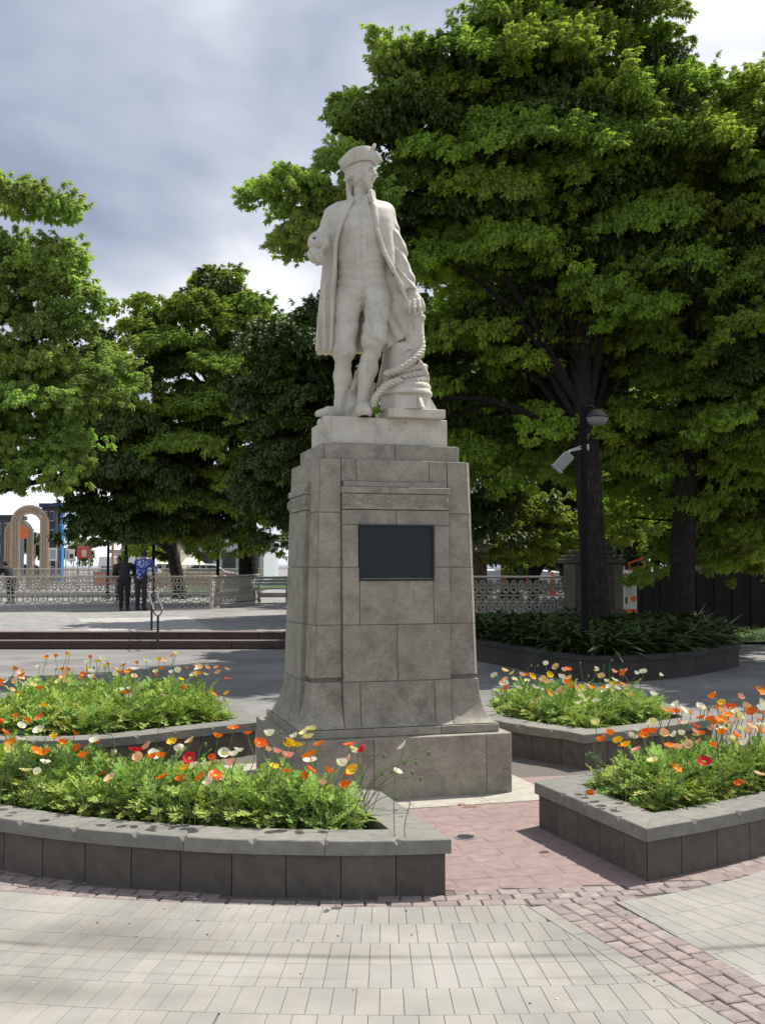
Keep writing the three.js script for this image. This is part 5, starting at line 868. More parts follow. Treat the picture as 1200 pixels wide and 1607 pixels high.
{ const t = structGroup('steps', 'two long dark steps up to the raised plaza'), r = rng(3);
  for (let k = 0; k < 12; k++) for (const [i, d0] of [[0, 21.7], [1, 22.05]]) { const w = 1.6, x = -17.4 + k * w + (i ? 0.5 : 0); if (x > 0.8) continue; part('step_slab', rbox(w - 0.006, 0.155 - (i ? 0 : 0), 0.36, x + w / 2, 0.0775 + i * 0.1575, -(d0 + 0.18), 0.008), M.step, t); part('step_tread', box(w - 0.01, 0.006, 0.32, x + w / 2, 0.158 + i * 0.157, -(d0 + 0.185)), M.stepTopLit, t); }
  part('retaining_wall', [box(0.2, 0.32, 2.6, 1.12, 0.15, -23.3), box(4.2, 0.32, 0.2, 3.2, 0.15, -24.7), box(60, 0.32, 0.2, 35.2, 0.15, -30.1)], M.step, t); }
{ const c = [[121, 971], [293, 968], [332, 986], [141, 991]].map(([x, y]) => onG(x, y, HP)), t = structGroup('pavement', 'pale stone panel set in the raised plaza before the railing'), r = rng(8), n = 6, m = 3;
  const bl = (u, v) => [0, 1].map((k) => lerp(lerp(c[3][k], c[2][k], u), lerp(c[0][k], c[1][k], u), v));
  for (let i = 0; i < n; i++) for (let j = 0; j < m; j++) part('paving_slab', slabPiece([bl(i / n + 0.002, j / m + 0.004), bl((i + 1) / n - 0.002, j / m + 0.004), bl((i + 1) / n - 0.002, (j + 1) / m - 0.004), bl(i / n + 0.002, (j + 1) / m - 0.004)], HP + 0.008 + r() * 0.002, 0.02, 0.003), mat([0.52 + r() * 0.06, 0.50 + r() * 0.05, 0.46 + r() * 0.04], { map: sp15 }), t); }
struct('shade_sheet', sheet([[1.6, 30.4], [60, 30.4], [60, 58], [1.6, 58]], HP + 0.004), mat([0.10, 0.098, 0.095], { map: rep(tAsph, 0.1), roughness: 0.95 }), 'dark sheet laid for tree shade on the plaza behind the balustrade and fence');  // dark colour stands in for tree shade on this stretch of plaza
const grassBlade = (() => { const r = rng(2), gs = []; for (let k = 0; k < 14; k++) { const g = lobed(0.10 + r() * 0.08, 0.006, 0.5, 1); g.rotateZ(1.0 + r() * 0.5); g.rotateY(r() * 6.3); g.translate((r() - 0.5) * 0.1, 0, (r() - 0.5) * 0.1); gs.push(g); } return mergeGeometries(gs.map(clean)); })();
function grass(label, P, y, n, seed, mtl, s0 = 1) { const r = rng(seed), xs = P.map((p) => p[0]), ds = P.map((p) => p[1]), ms = []; let g = 0; while (ms.length < n && g++ < n * 20) { const p = [lerp(Math.min(...xs), Math.max(...xs), r()), lerp(Math.min(...ds), Math.max(...ds), r())]; if (!inside(p, P)) continue; const s = s0 * (0.7 + r() * 0.7); ms.push(new THREE.Matrix4().compose(V(p[0], y, -p[1]), new THREE.Quaternion().setFromEuler(new THREE.Euler(0, r() * 6, 0)), V(s, s, s))); } const im = new THREE.InstancedMesh(grassBlade, mtl, ms.length); ms.forEach((m, i) => im.setMatrixAt(i, m)); im.name = numbered('grass'); im.castShadow = im.receiveShadow = true; tag(im, label, 'grass', null, 'stuff'); scene.add(im); }
const grassM = mat([0.115, 0.185, 0.04], { roughness: 0.8 });
const lawnR = [[6.6, 23.6], [7.5, 23.0], [12, 23.2], [12, 26.8], [6.6, 26.8]]; struct('lawn', sheet(lawnR, 0.03), M.lawn, 'scrap of sunlit lawn by the dark timber fence'); grass('tufts of grass on the scrap of lawn by the dark fence', lawnR, 0.03, 900, 7, grassM, 1.0);
struct('lawn', sheet([[-12, 62], [4, 62], [4, 110], [-16, 110]], HP + 0.03), M.lawn, 'strip of lawn beyond the bench and the bridge');
struct('lawn', sheet([[-10.2, 50], [-6.2, 49], [-7, 78], [-15, 78]], HP + 0.04), M.lawn, 'green riverside lawn seen through the railings');

// ------------------------------------------------------------------ ornamental iron railings
const ringG = (R, r, x, y, z = 0, arc = Math.PI * 2, rot = 0, n = 12) => new THREE.TorusGeometry(R, r, 4, n, arc).rotateZ(rot).translate(x, y, z);
function latticeA(w, h) { // one bay: lobed rings, a middle bar, large circles, scalloped foot
  const g = [], r = 0.018, R = w * 0.25;
  g.push(box(w, 0.03, 0.03, 0, h * 0.47, 0), box(w, 0.02, 0.02, 0, h * 0.57, 0), box(w, 0.025, 0.03, 0, h * 0.20, 0), box(w, 0.04, 0.04, 0, 0.03, 0));
  for (const x of [-w / 4, w / 4]) { for (const y of [0.66, 0.85]) { g.push(ringG(R * 0.62, r, x, h * y)); g.push(ringG(R * 0.34, r * 0.9, x + w / 4, h * (y + 0.095), 0, Math.PI * 2, 0, 8)); } g.push(ringG(w * 0.11, r, x, h * 0.10, 0, Math.PI, Math.PI)); g.push(ringG(w * 0.11, r, x + w / 4, h * 0.13, 0, Math.PI, 0)); }
  g.push(ringG(w * 0.30, 0.022, 0, h * 0.335, 0)); g.push(ringG(w * 0.13, 0.02, 0, h * 0.30, 0, Math.PI, 0)); g.push(ringG(w * 0.2, 0.018, w / 2, h * 0.335, 0, Math.PI * 2, 0, 10)); g.push(box(0.03, h * 0.12, 0.02, 0, h * 0.25, 0));
  for (let k = 0; k < 4; k++) g.push(box(0.012, h * 0.10, 0.015, (k - 1.5) * w / 4, h * 0.52, 0));
  return merge(g);
}
function latticeB(w, h) { // one bay of the nearer balustrade: two tiers of pierced ovals
  const g = [], r = 0.026; g.push(box(w, 0.035, 0.05, 0, h * 0.56, 0), box(w, 0.05, 0.06, 0, h * 0.19, 0), box(w, 0.17, 0.03, 0, h * 0.10, 0));
  for (const x of [-w / 4, w / 4]) { g.push(ringG(w * 0.17, r, x, h * 0.68)); g.push(ringG(w * 0.12, r, x, h * 0.85, 0)); g.push(ringG(w * 0.11, r, x + w / 4, h * 0.77, 0, Math.PI * 2, 0, 8)); g.push(ringG(w * 0.15, r, x, h * 0.46)); g.push(ringG(w * 0.15, r, x, h * 0.29)); g.push(ringG(w * 0.09, r, x + w / 4, h * 0.37, 0, Math.PI * 2, 0, 8)); }
  return merge(g);
}
function railing(name, label, A, B, y0, y1, w0, lat, m, group, topW = 0.12, postEvery = 6) { // A, B are [x, d]
  const dx = B[0] - A[0], dd = B[1] - A[1], L = Math.hypot(dx, dd), n = Math.max(1, Math.round(L / w0)), w = L / n, h = y1 - y0, t = thing(name, label, 'railing', [A[0], y0, -A[1]], Math.atan2(dd, dx), group), g = lat(w, h);
  for (let k = 0; k < n; k++) part('lattice_bay', g, m, t).position.set((k + 0.5) * w, 0, 0);
  part('top_rail', rbox(L + 0.04, 0.05, topW, L / 2, h - 0.025, 0, 0.012), m, t); part('bottom_rail', box(L, 0.05, 0.09, L / 2, 0.0, 0), m, t);
  for (let k = 0; k <= n; k += postEvery) part('post', box(0.05, h - 0.05, 0.06, k * w, (h - 0.05) / 2, 0.0), m, t);
}
const pt = (px, d) => [(px - 600) * d / F, d];
railing('iron_railing', 'long cream iron railing of rings that two people lean on', pt(-90, 31.2), pt(331, 33.6), HP, HP + 1.04, 0.44, latticeA, M.iron, 'bridge railings');
railing('iron_railing', 'short cream iron railing turning back at the end of the bridge', pt(333, 33.7), pt(405, 39.5), HP, HP + 1.04, 0.44, latticeA, M.iron, 'bridge railings', 0.12, 18);
railing('iron_railing', 'far parallel iron railing across the bridge deck', pt(-90, 45), pt(412, 47), HP + 0.18, HP + 1.23, 0.46, latticeA, M.iron, 'bridge railings');
struct('kerb', box(16.5, 0.2, 0.4, pt(160, 46.3)[0], HP + 0.09, -46.5, 0.0), M.plaza, 'low kerb under the far bridge railing');
railing('iron_balustrade', 'pale pierced balustrade between the pedestal and the stone pier, behind the hedge', pt(690, 24.6), pt(884, 24.6), 0.42, 1.42, 0.36, latticeB, mat([0.48, 0.46, 0.40], { roughness: 0.7, map: sp15 }), null, 0.14, 99);
{ const p = at(927, 888, 24.7), t = thing('stone_pier', 'broad dark stone pier with a moulded cap behind the lamp pole', 'pier', [p.x, 0.0, p.z]);
  const a = mat([0.17, 0.15, 0.125], { map: st1, bumpMap: bp4, bumpScale: 0.004 }), b = mat([0.22, 0.20, 0.17], { map: st1 });
  part('plinth', rbox(1.36, 0.7, 0.9, 0, 0.35, 0, 0.02), a, t); part('shaft', rbox(1.14, 1.02, 0.7, 0, 1.2, 0, 0.015), a, t); for (const s of [-1, 1]) part('pilaster', rbox(0.20, 1.0, 0.10, s * 0.53, 1.19, 0.38, 0.01), b, t); part('sunk_panel', box(0.70, 0.8, 0.02, 0, 1.2, 0.352), a, t); part('cap', [rbox(1.40, 0.10, 0.94, 0, 1.76, 0, 0.03), rbox(1.28, 0.08, 0.84, 0, 1.85, 0, 0.03), rbox(1.0, 0.12, 0.6, 0, 1.95, 0, 0.05)], a, t); }
{ const p = at(733, 888, 30), t = thing('stone_pier', 'stone pier with a mossy dome, half hidden by the pedestal', 'pier', [p.x, HP, p.z]);
  const a = mat([0.16, 0.13, 0.11], { map: st1 }), b = mat([0.36, 0.34, 0.22], { map: rep(tStain, 2) });
  part('shaft', cyl(0.56, 0.54, 1.55, 0, 0, 0, 20), a, t); part('cornice', lathe([[0.56, 1.5], [0.74, 1.56], [0.76, 1.64], [0.60, 1.68], [0.60, 1.80], [0.70, 1.84], [0.72, 1.92], [0.64, 1.95]], 28), mat([0.42, 0.39, 0.32], { map: st1 }), t); part('dome', lathe([[0.64, 1.95], [0.60, 2.12], [0.48, 2.28], [0.28, 2.40], [0.1, 2.45], [0.0, 2.46]], 28), b, t); part('finial', [cyl(0.05, 0.03, 0.1, 0, 2.44, 0), ball(0.07, 0, 2.58, 0), cyl(0.02, 0.005, 0.12, 0, 2.62, 0)], a, t); }

// ------------------------------------------------------------------ hedge planter on the far side of the monument
{ const g36 = (l) => l.map(([x, y]) => onG(x, y, 0.36));
  OUT.hb = [g36([[690, 997], [752, 1005], [800, 1012], [870, 1024], [925, 1030], [1000, 1029], [1080, 1023], [1130, 1016], [1161, 1011]]), g36([[1161, 1011], [1120, 990]]), g36([[1120, 990], [1010, 984], [690, 983]]), g36([[690, 983], [690, 997]])];
  planter('hb', 'long curved dark stone planter holding the glossy hedge and oak trunks', null, 0.36, [M.darkStone, M.darkStone], 0.24, OUT.hb, 0.8, 0.62);
  const r = rng(71), gs = []; for (let i = 0; i < 11; i++) { const L = 0.20 + r() * 0.16, g = lobed(L, L * 0.11, 0.5 + r() * 0.6, 2); g.rotateX((r() - 0.5)); g.rotateZ(0.2 + r() * 1.1); g.rotateY(r() * 6.3); g.translate((r() - 0.5) * 0.15, r() * 0.12, (r() - 0.5) * 0.15); gs.push(g); }
  const geo = mergeGeometries(gs.map(clean)), P = INNER.hb, xs = P.map((p) => p[0]), ds = P.map((p) => p[1]), ms = [], cs = []; let k = 0;
  while (ms.length < 3600 && k++ < 60000) { const p = [lerp(Math.min(...xs), Math.max(...xs), r()), lerp(Math.min(...ds), Math.max(...ds), r())]; if (!inside(p, P)) continue; const s = 0.8 + r() * 0.6; ms.push(new THREE.Matrix4().compose(V(p[0], 0.28 + r() * 0.16 + 0.08 * N3(p[0] * 1.5, p[1] * 1.5, 0), -p[1]), new THREE.Quaternion().setFromEuler(new THREE.Euler((r() - 0.5) * 0.5, r() * 6, (r() - 0.5) * 0.5)), V(s, s, s))); cs.push(0.7 + r() * 0.6); }
  const im = new THREE.InstancedMesh(geo, mat([0.045, 0.075, 0.022], { roughness: 0.4 }), ms.length), c = new THREE.Color(); ms.forEach((m, i) => { im.setMatrixAt(i, m); im.setColorAt(i, c.setRGB(cs[i], cs[i], cs[i] * 0.9)); }); im.castShadow = im.receiveShadow = true; im.name = numbered('hedge'); tag(im, 'dark glossy low hedge filling the curved planter under the oaks', 'hedge', null, 'stuff'); scene.add(im);
}
// ------------------------------------------------------------------ lamp pole with camera, hand rail, bench
{ const p = at(917, 888, 16.2), t = thing('lamp_post', 'slim black lamp pole rising from the dark hedge with a bowl lamp', 'lamp post', [p.x, 0.28, p.z]), H = at(917, 636, 16.2).y - 0.28;
  part('pole', [cyl(0.060, 0.052, H, 0, 0, 0, 14), cyl(0.09, 0.075, 0.25, 0, 0, 0, 14)], M.black, t); part('collar', cyl(0.072, 0.072, 0.06, 0, H - 0.35, 0, 14), M.black, t);
  part('arm', tube([V(0, H - 0.1, 0), V(0.06, H - 0.02, 0), V(0.14, H - 0.03, 0), V(0.20, H - 0.09, 0)], 0.02, 12, 8), M.black, t);
  const hd = part('lamp_hood', lathe([[0.02, 0.1], [0.06, 0.09], [0.12, 0.03], [0.185, -0.015], [0.19, -0.03], [0.17, -0.03]], 24), M.black, t); hd.position.set(0.20, H - 0.16, 0);
  const bw = part('lamp_bowl', lathe([[0.175, 0], [0.165, -0.05], [0.12, -0.10], [0.06, -0.125], [0, -0.13]], 24), mat([0.22, 0.225, 0.22], { roughness: 0.35 }), t); bw.position.set(0.20, H - 0.185, 0);
  const q = at(884, 724, 16.1), c = thing('floodlight', 'pale grey floodlight tilted down on a bracket from the lamp pole', 'floodlight', [q.x, q.y, q.z]), e = at(921, 702, 16.2).sub(q), f = at(893, 708, 16.15).sub(q);
  part('bracket', [bar(e, f, 0.018), bar(e.clone().add(V(-0.02, 0.045, 0)), f.clone().add(V(0.03, 0.02, 0)), 0.012), box(0.10, 0.09, 0.06, e.x - 0.03, e.y, e.z)], M.grey, c);
  const hs = part('housing', rbox(0.17, 0.29, 0.16, 0, 0, 0, 0.03), mat([0.23, 0.24, 0.245], { roughness: 0.7 }), c); hs.rotation.z = -0.75; const vs = part('visor', box(0.19, 0.02, 0.18, -0.0, -0.15, 0), M.grey, c); vs.rotation.z = -0.75; part('knuckle', [bar(f, V(0.05, 0.07, 0), 0.022)], M.grey, c); }
{ const n1 = at(249, 888, 21.55), t = thing('handrail', 'short dark metal handrail with two posts at the plaza steps', 'handrail', [n1.x, 0, n1.z]), S = M.steel, y1 = 0.78, y2 = 1.08, L = 1.5;
  const x2 = at(239, 888, 22.6).x - n1.x;
  part('post', cyl(0.024, 0.024, y1 - 0.12, 0, 0, 0, 8), M.dark, t); part('post', cyl(0.024, 0.024, y2 - 0.44, x2, HP, -1.05, 8), M.dark, t);
  for (const s of [-1, 1]) part('rail', tube([V(s * 0.09, y1, 0.05), V(s * 0.09 + x2 * 0.1, y1 + 0.03, -0.15), V(s * 0.085 + x2, y2 - 0.02, -1.2), V(s * 0.085 + x2, y2 + 0.02, -L)], 0.018, 16, 8), mat([0.34, 0.31, 0.28], { roughness: 0.35, metalness: 0.5 }), t);
  part('cradle', tube([V(-0.09, y1, 0.05), V(-0.06, y1 - 0.08, 0.03), V(0, y1 - 0.12, 0), V(0.06, y1 - 0.08, 0.03), V(0.09, y1, 0.05)], 0.014, 14, 6), S, t); part('crossbar', [bar(V(-0.1, y1, 0.05), V(0.1, y1, 0.05), 0.017, 8)], S, t); part('cradle', tube([V(x2 - 0.09, y2 - 0.05, -1.05), V(x2, y2 - 0.14, -1.05), V(x2 + 0.09, y2 - 0.05, -1.05)], 0.014, 10, 6), S, t); }
{ const p = at(421, 888, 39), t = thing('park_bench', 'light metal bench partly hidden behind the pedestal', 'bench', [p.x, HP, p.z], 0.5), B = M.steel;
  for (let k = 0; k < 4; k++) part('seat_slat', rbox(1.4, 0.03, 0.10, 0.2, 0.52, -0.18 + k * 0.115, 0.006), M.grey, t); for (let k = 0; k < 3; k++) part('back_slat', rbox(1.4, 0.09, 0.025, 0.2, 0.68 + k * 0.115, -0.27 - k * 0.035, 0.006), M.grey, t);
  for (const x of [-0.42, 0.82]) part('leg', [bar(V(x, 0, 0.12), V(x, 0.52, 0.12), 0.024), bar(V(x, 0, -0.25), V(x, 0.52, -0.25), 0.024), bar(V(x, 0.5, 0.12), V(x, 0.5, -0.25), 0.02), bar(V(x, 0.5, -0.25), V(x, 0.98, -0.36), 0.02)], B, t); }
{ const pL = [[170, 44, 845], [198, 41, 800], [241, 40, 790], [342, 39, 770]]; pL.forEach(([px, d, py], i) => { const p = at(px, 888, d), H = at(px, py, d).y - HP, t = thing('lamp_post', ['thin black post beside the orange barriers', 'thin black post above the person in black', 'thin black post above the person in the blue shirt', 'thin black post before the pale warehouse'][i], 'post', [p.x, HP, p.z], 0, 'thin black posts beyond the railing'); part('pole', cyl(0.06, 0.05, H, 0, 0, 0, 10), M.black, t); part('base', cyl(0.11, 0.08, 0.3, 0, 0, 0, 10), M.black, t); part('lantern', [cyl(0.10, 0.16, 0.28, 0, H, 0, 8), cyl(0.18, 0.04, 0.12, 0, H + 0.28, 0, 8)], M.black, t); }); }

// ------------------------------------------------------------------ people
function person(label, pos, turn, H, pose, look) {
  const t = thing('person', label, 'person', pos, turn), s = H / 1.78, k = (v) => [v[0] * s, v[1] * s, v[2] * s];
  const J = { ank: [0.095, 0.07, 0.02], knee: [0.10, 0.50, -0.01], hip: [0.095, 0.93, 0.02], pel: [0, 0.98, 0.03], ...pose };
  const mir = (v, f) => [v[0] * f, v[1], v[2]];
  const limb = (x, y, z, add) => { let d = 1e9; const ax = Math.abs(x); return { ax }; };
  const legs = (x, y, z, a) => { let d = 1e9; for (const f of [-1, 1]) { let q = rc(x, y, z, mir(J.hip, f), mir(J.knee, f), 0.088 + a, 0.058 + a); q = smin(q, rc(x, y, z, mir(J.knee, f), mir(J.ank, f), 0.058 + a, 0.040 + a), 0.03); d = Math.min(d, q); } return smin(d, rc(x, y, z, [-0.06, J.pel[1], J.pel[2]], [0.06, J.pel[1], J.pel[2]], 0.115 + a, 0.115 + a), 0.05); };
  const tor = (x, y, z, a) => { let d = rc(x, y, z, [0, J.pel[1], J.pel[2]], [0, J.ch[1], J.ch[2]], 0.14 + a, 0.155 + a); d = smin(d, rc(x, y, z, mir(J.sh, -0.8), mir(J.sh, 0.8), 0.075 + a, 0.075 + a), 0.08); return d; };
  const arm = (x, y, z, a, full) => { let d = 1e9; for (const f of [-1, 1]) { const e = f < 0 && J.elL ? J.elL : mir(J.el, f), w = f < 0 && J.haL ? J.haL : mir(J.ha, f); let q = rc(x, y, z, mir(J.sh, f), e, 0.058 + a, 0.045 + a); if (full) q = smin(q, rc(x, y, z, e, w, 0.042 + a, 0.030 + a), 0.02); d = Math.min(d, q); } return d; };
  const hands = (x, y, z) => { let d = 1e9; for (const f of [-1, 1]) { const w = f < 0 && J.haL ? J.haL : mir(J.ha, f), dn = J.handDir || [0, -0.3, -0.95]; const e = (u, v) => [w[0] + u, w[1] + dn[1] * v, w[2] + dn[2] * v]; d = Math.min(d, rc(x, y, z, w, e(0, 0.08), 0.030, 0.036, 0.8)); for (let i = 0; i < 4; i++) d = smin(d, rc(x, y, z, e((i - 1.5) * 0.02, 0.09), e((i - 1.5) * 0.023, 0.155 - Math.abs(i - 1.4) * 0.012), 0.011, 0.008), 0.006); d = smin(d, rc(x, y, z, e(-f * 0.03, 0.02), e(-f * 0.055, 0.08), 0.012, 0.009), 0.008); } return d; };
  const hc = J.head, head = (x, y, z) => { let d = ell(x, y, z, hc, [0.077, 0.105, 0.095]); const dy = y - hc[1], dz = z - hc[2]; d = smin(d, ell(x, y, z, [hc[0], hc[1] - 0.06, hc[2] - 0.025], [0.055, 0.06, 0.06]), 0.03); d = smin(d, ell(x, y, z, [hc[0], hc[1] - 0.015, hc[2] - 0.10], [0.013, 0.022, 0.018]), 0.012); d = smin(d, ell(Math.abs(x - hc[0]), y, z, [0.078, hc[1] - 0.005, hc[2] + 0.01], [0.012, 0.03, 0.02]), 0.01); d = Math.max(d, -(Math.hypot(Math.abs(x - hc[0]) - 0.032, dy - 0.008, dz + 0.098) - 0.014)); return smin(d, rc(x, y, z, [0, J.sh[1] + 0.02, J.sh[2]], [hc[0], hc[1] - 0.06, hc[2] + 0.02], 0.055, 0.05), 0.02); };
  const feet = (x, y, z) => { let d = 1e9; for (const f of [-1, 1]) { let q = rc(x, y, z, [J.ank[0] * f, 0.05, J.ank[2] + 0.02], [J.ank[0] * f * 1.2, 0.04, J.ank[2] - 0.16], 0.05, 0.042); q = Math.max(q, -y); d = Math.min(d, q); } return d; };
  const lo = [-0.5, -0.02, -0.75], hi = [0.5, 2.0, 0.4], mk = (f, c, lo2 = lo, hi2 = hi) => { const g = nets(f, lo2, hi2, c); g.scale(s, s, s); g.computeVertexNormals(); return boxUV(g.toNonIndexed()); };
  const skin = mat([0.42, 0.26, 0.19], { roughness: 0.6 });
  part('body', [mk((x, y, z) => { let d = Math.min(legs(x, y, z, -0.012), tor(x, y, z, -0.012)); d = smin(d, arm(x, y, z, -0.008, true), 0.03); d = smin(d, hands(x, y, z), 0.015); d = smin(d, head(x, y, z), 0.02); return Math.min(d, feet(x, y, z) + 0.012); }, 0.014)], skin, t);
  part('trousers', mk((x, y, z) => Math.max(legs(x, y, z, 0.014 + 0.004 * Math.sin(y * 40)), 0.07 - y), 0.014, [-0.35, 0.02, -0.4], [0.35, 1.2, 0.35]), look.trousers, t);
  part(look.topName, mk((x, y, z) => { let d = smin(tor(x, y, z, 0.012), arm(x, y, z, 0.014, look.long), 0.03); d = Math.max(d, (look.hem ?? 0.92) - y); return d + 0.004 * Math.sin(y * 30 + x * 25); }, 0.014), look.top, t);
  part('shoes', mk(feet, 0.012, [-0.3, -0.03, -0.35], [0.3, 0.15, 0.2]), M.dark, t);
  part('hair', mk((x, y, z) => { let d = ell(x, y, z, [hc[0], hc[1] + 0.015, hc[2] + 0.012], [0.088, 0.108, 0.10]); d = Math.max(d, -(z - (hc[2] - 0.055) + (y - hc[1] - 0.03) * 0.35)); d = Math.max(d, hc[1] - (look.hair || 0.04) - y); if (look.hair > 0.1) d = smin(d, ell(x, y, z, [hc[0], hc[1] - 0.08, hc[2] + 0.06], [0.085, 0.12, 0.05]), 0.03); return d; }, 0.012, [hc[0] - 0.2, hc[1] - 0.3, hc[2] - 0.2], [hc[0] + 0.2, hc[1] + 0.2, hc[2] + 0.25]), look.hairM || mat([0.025, 0.018, 0.014]), t);
  return t;
}
const lean = { ch: [0, 1.30, -0.13], sh: [0.20, 1.40, -0.20], head: [0.0, 1.605, -0.27], el: [0.32, 1.16, -0.30], ha: [0.17, 1.07, -0.50] };
const tShirt = tex(256, 256, (u, v) => { const w = per(u, v, 7, 3.3, 3), k = sstep(0.08, 0.16, w), z = sstep(0.12, 0.2, per(u, v, 9, 8.8, 2)); return [lerp(0.20, 0.80, k) * (1 - z * 0.5), lerp(0.32, 0.84, k) * (1 - z * 0.45), lerp(0.62, 0.92, k) * (1 - z * 0.2)]; });
{ const p = at(222, 888, 32.55); person('person in blue and white patterned shirt and dark trousers leaning on the iron railing', [p.x, HP, p.z], -0.12, 1.86, lean, { trousers: mat([0.02, 0.023, 0.034]), top: mat([0.9, 0.9, 0.9], { map: rep(tShirt, 2.2) }), topName: 'shirt', hair: 0.05 }); }
{ const p = at(196, 888, 32.5); person('person in black clothes leaning on the iron railing beside the patterned shirt', [p.x, HP, p.z], 0.2, 1.72, { ...lean, head: [0.02, 1.60, -0.22] }, { trousers: mat([0.012, 0.012, 0.014]), top: mat([0.014, 0.014, 0.017]), topName: 'jacket', long: true, hem: 0.80, hair: 0.14 }); }
const stand = { ch: [0, 1.33, 0.0], sh: [0.20, 1.43, 0.0], head: [0, 1.65, -0.03], el: [0.27, 1.14, 0.03], ha: [0.25, 0.90, -0.08], handDir: [0, -1, -0.1] };
{ const p = at(188, 888, 38); person('person in a brown jacket facing out beyond the railing, behind the one in black', [p.x, HP, p.z], Math.PI - 0.3, 1.66, stand, { trousers: M.navy, top: mat([0.10, 0.075, 0.055]), topName: 'jacket', long: true, hair: 0.05 }); }
{ const p = at(18, 888, 38.5); person('person in a dark top bent over in front of the wooden arches', [p.x, HP, p.z], 0.9, 1.66, { ...lean, ch: [0, 1.22, -0.22], sh: [0.20, 1.30, -0.32], head: [0, 1.50, -0.40], el: [0.30, 1.06, -0.40], ha: [0.2, 0.95, -0.6] }, { trousers: M.dark, top: mat([0.02, 0.018, 0.018]), topName: 'jacket', long: true, hair: 0.05 }); }

// ------------------------------------------------------------------ far left: arches, site boards, barriers, cars, buildings
const archM = [[0.60, 0.47, 0.34], [0.56, 0.43, 0.31], [0.63, 0.50, 0.37]].map((c) => mat(c, { map: rep(tSpeck, 0.7), roughness: 0.8 }));
{ const arch = (label, pl, pr, top, d, dz, w) => { const A = at(pl, 888, d), B = at(pr, 888, d), Y = at(0, top, d).y - HP, R = (B.x - A.x) / 2, t = thing('wooden_arch', label, 'arch', [(A.x + B.x) / 2, HP, A.z], 0.28, 'laminated wooden arches');
    for (let k = 0; k < 3; k++) { const th = w / 3 - 0.012, r1 = R - k * w / 3, r0 = r1 - th, S = new THREE.Shape(); const yc = Y - R; S.moveTo(r1, 0); S.lineTo(r1, yc); S.absellipse(0, yc, r1, r1 * 1.0, 0, Math.PI, false); S.lineTo(-r1, 0); S.lineTo(-r0, 0); S.lineTo(-r0, yc); S.absellipse(0, yc, r0, r0, Math.PI, 0, true); S.lineTo(r0, 0); const g = new THREE.ExtrudeGeometry(S, { depth: dz - k * 0.05, bevelEnabled: false, curveSegments: 28 }).translate(0, 0, -dz / 2); part('timber_layer', g, archM[k], t); } };
  arch('tallest laminated wooden arch, its curve above the others', 18, 75, 793, 62, 0.6, 0.5); arch('middle laminated wooden arch under the tallest one', 8, 51, 815, 64, 0.5, 0.38); arch('small pale wooden arch farther back among the site boards', 74, 91, 842, 76, 0.3, 0.16); arch('lowest pale hoop behind the tall arches', 53, 66, 852, 78, 0.3, 0.14); }
const panelOn = (name, label, cat, px0, py0, px1, py1, d, m, group, legs = true, deco) => { const a = at(px0, py0, d), b = at(px1, py1, d), t = thing(name, label, cat, [(a.x + b.x) / 2, HP, a.z], 0, group), w = b.x - a.x, h = a.y - b.y, y = b.y - HP; part('panel', rbox(w, h, 0.06, 0, y + h / 2, 0, 0.01), m, t); if (legs) for (const s of [-1, 1]) part('leg', box(0.06, y + 0.02, 0.06, s * w * 0.42, y / 2, 0), M.grey, t); if (deco) deco(t, w, h, y); return t; };
panelOn('site_board', 'white notice board on legs nearest the tall arch', 'notice board', 78, 860, 89, 880, 74, M.white, 'site boards', true, (t, w, h, y) => part('printed_sheet', box(w * 0.8, h * 0.7, 0.01, 0, y + h / 2, 0.036), M.grey, t));
panelOn('site_board', 'white notice board with a dark picture between the arch and red hoarding', 'notice board', 103, 862, 117, 880, 74, M.white, 'site boards', true, (t, w, h, y) => { part('printed_picture', box(w * 0.4, h * 0.4, 0.01, w * 0.2, y + h * 0.4, 0.036), M.dark, t); part('printed_sheet', box(w * 0.3, h * 0.7, 0.01, -w * 0.25, y + h * 0.5, 0.036), M.grey, t); });
panelOn('red_hoarding', 'square red hoarding with a pale round figure on it', 'hoarding', 121, 857, 142, 876, 72, mat([0.50, 0.08, 0.06]), null, true, (t, w, h, y) => { part('pale_print', [cyl(w * 0.2, w * 0.2, 0.012, 0, 0, 0, 16).rotateX(Math.PI / 2).translate(0.05, y + h * 0.5, 0.034), box(w * 0.36, h * 0.16, 0.012, 0.05, y + h * 0.22, 0.036)], mat([0.62, 0.5, 0.42]), t); part('print_band', box(w * 0.8, h * 0.06, 0.01, 0, y + h * 0.92, 0.036), mat([0.6, 0.3, 0.25]), t); });
for (let k = 0; k < 5; k++) { const a = at(148 + k * 7.6, 888, 66), t = thing('barrier', 'orange mesh barrier panel beside the red hoarding', 'barrier', [a.x, HP, a.z + k * 0.2], 0.05 * k, 'orange mesh barriers beside the red hoarding'); part('mesh_panel', rbox(0.28, 0.75, 0.02, 0.14, 0.55, 0, 0.005), M.orange, t); part('rail', [box(0.30, 0.05, 0.04, 0.14, 0.95, 0), box(0.30, 0.05, 0.04, 0.14, 0.18, 0)], M.redP, t); part('leg', box(0.05, 1.0, 0.05, 0, 0.5, 0), M.dark, t); }
for (let k = 0; k < 9; k++) { const a = at(240 + k * 12, 888, 68), t = thing('barrier', 'low ochre site barrier segment beyond the bridge', 'barrier', [a.x, HP, a.z], 0, 'low ochre site barriers'); part('block', rbox(0.46, 0.75, 0.3, 0.23, 0.375, 0, 0.03), mat([0.42, 0.24, 0.10]), t); part('ridge', rbox(0.44, 0.2, 0.18, 0.23, 0.82, 0, 0.03), mat([0.45, 0.28, 0.12]), t); }
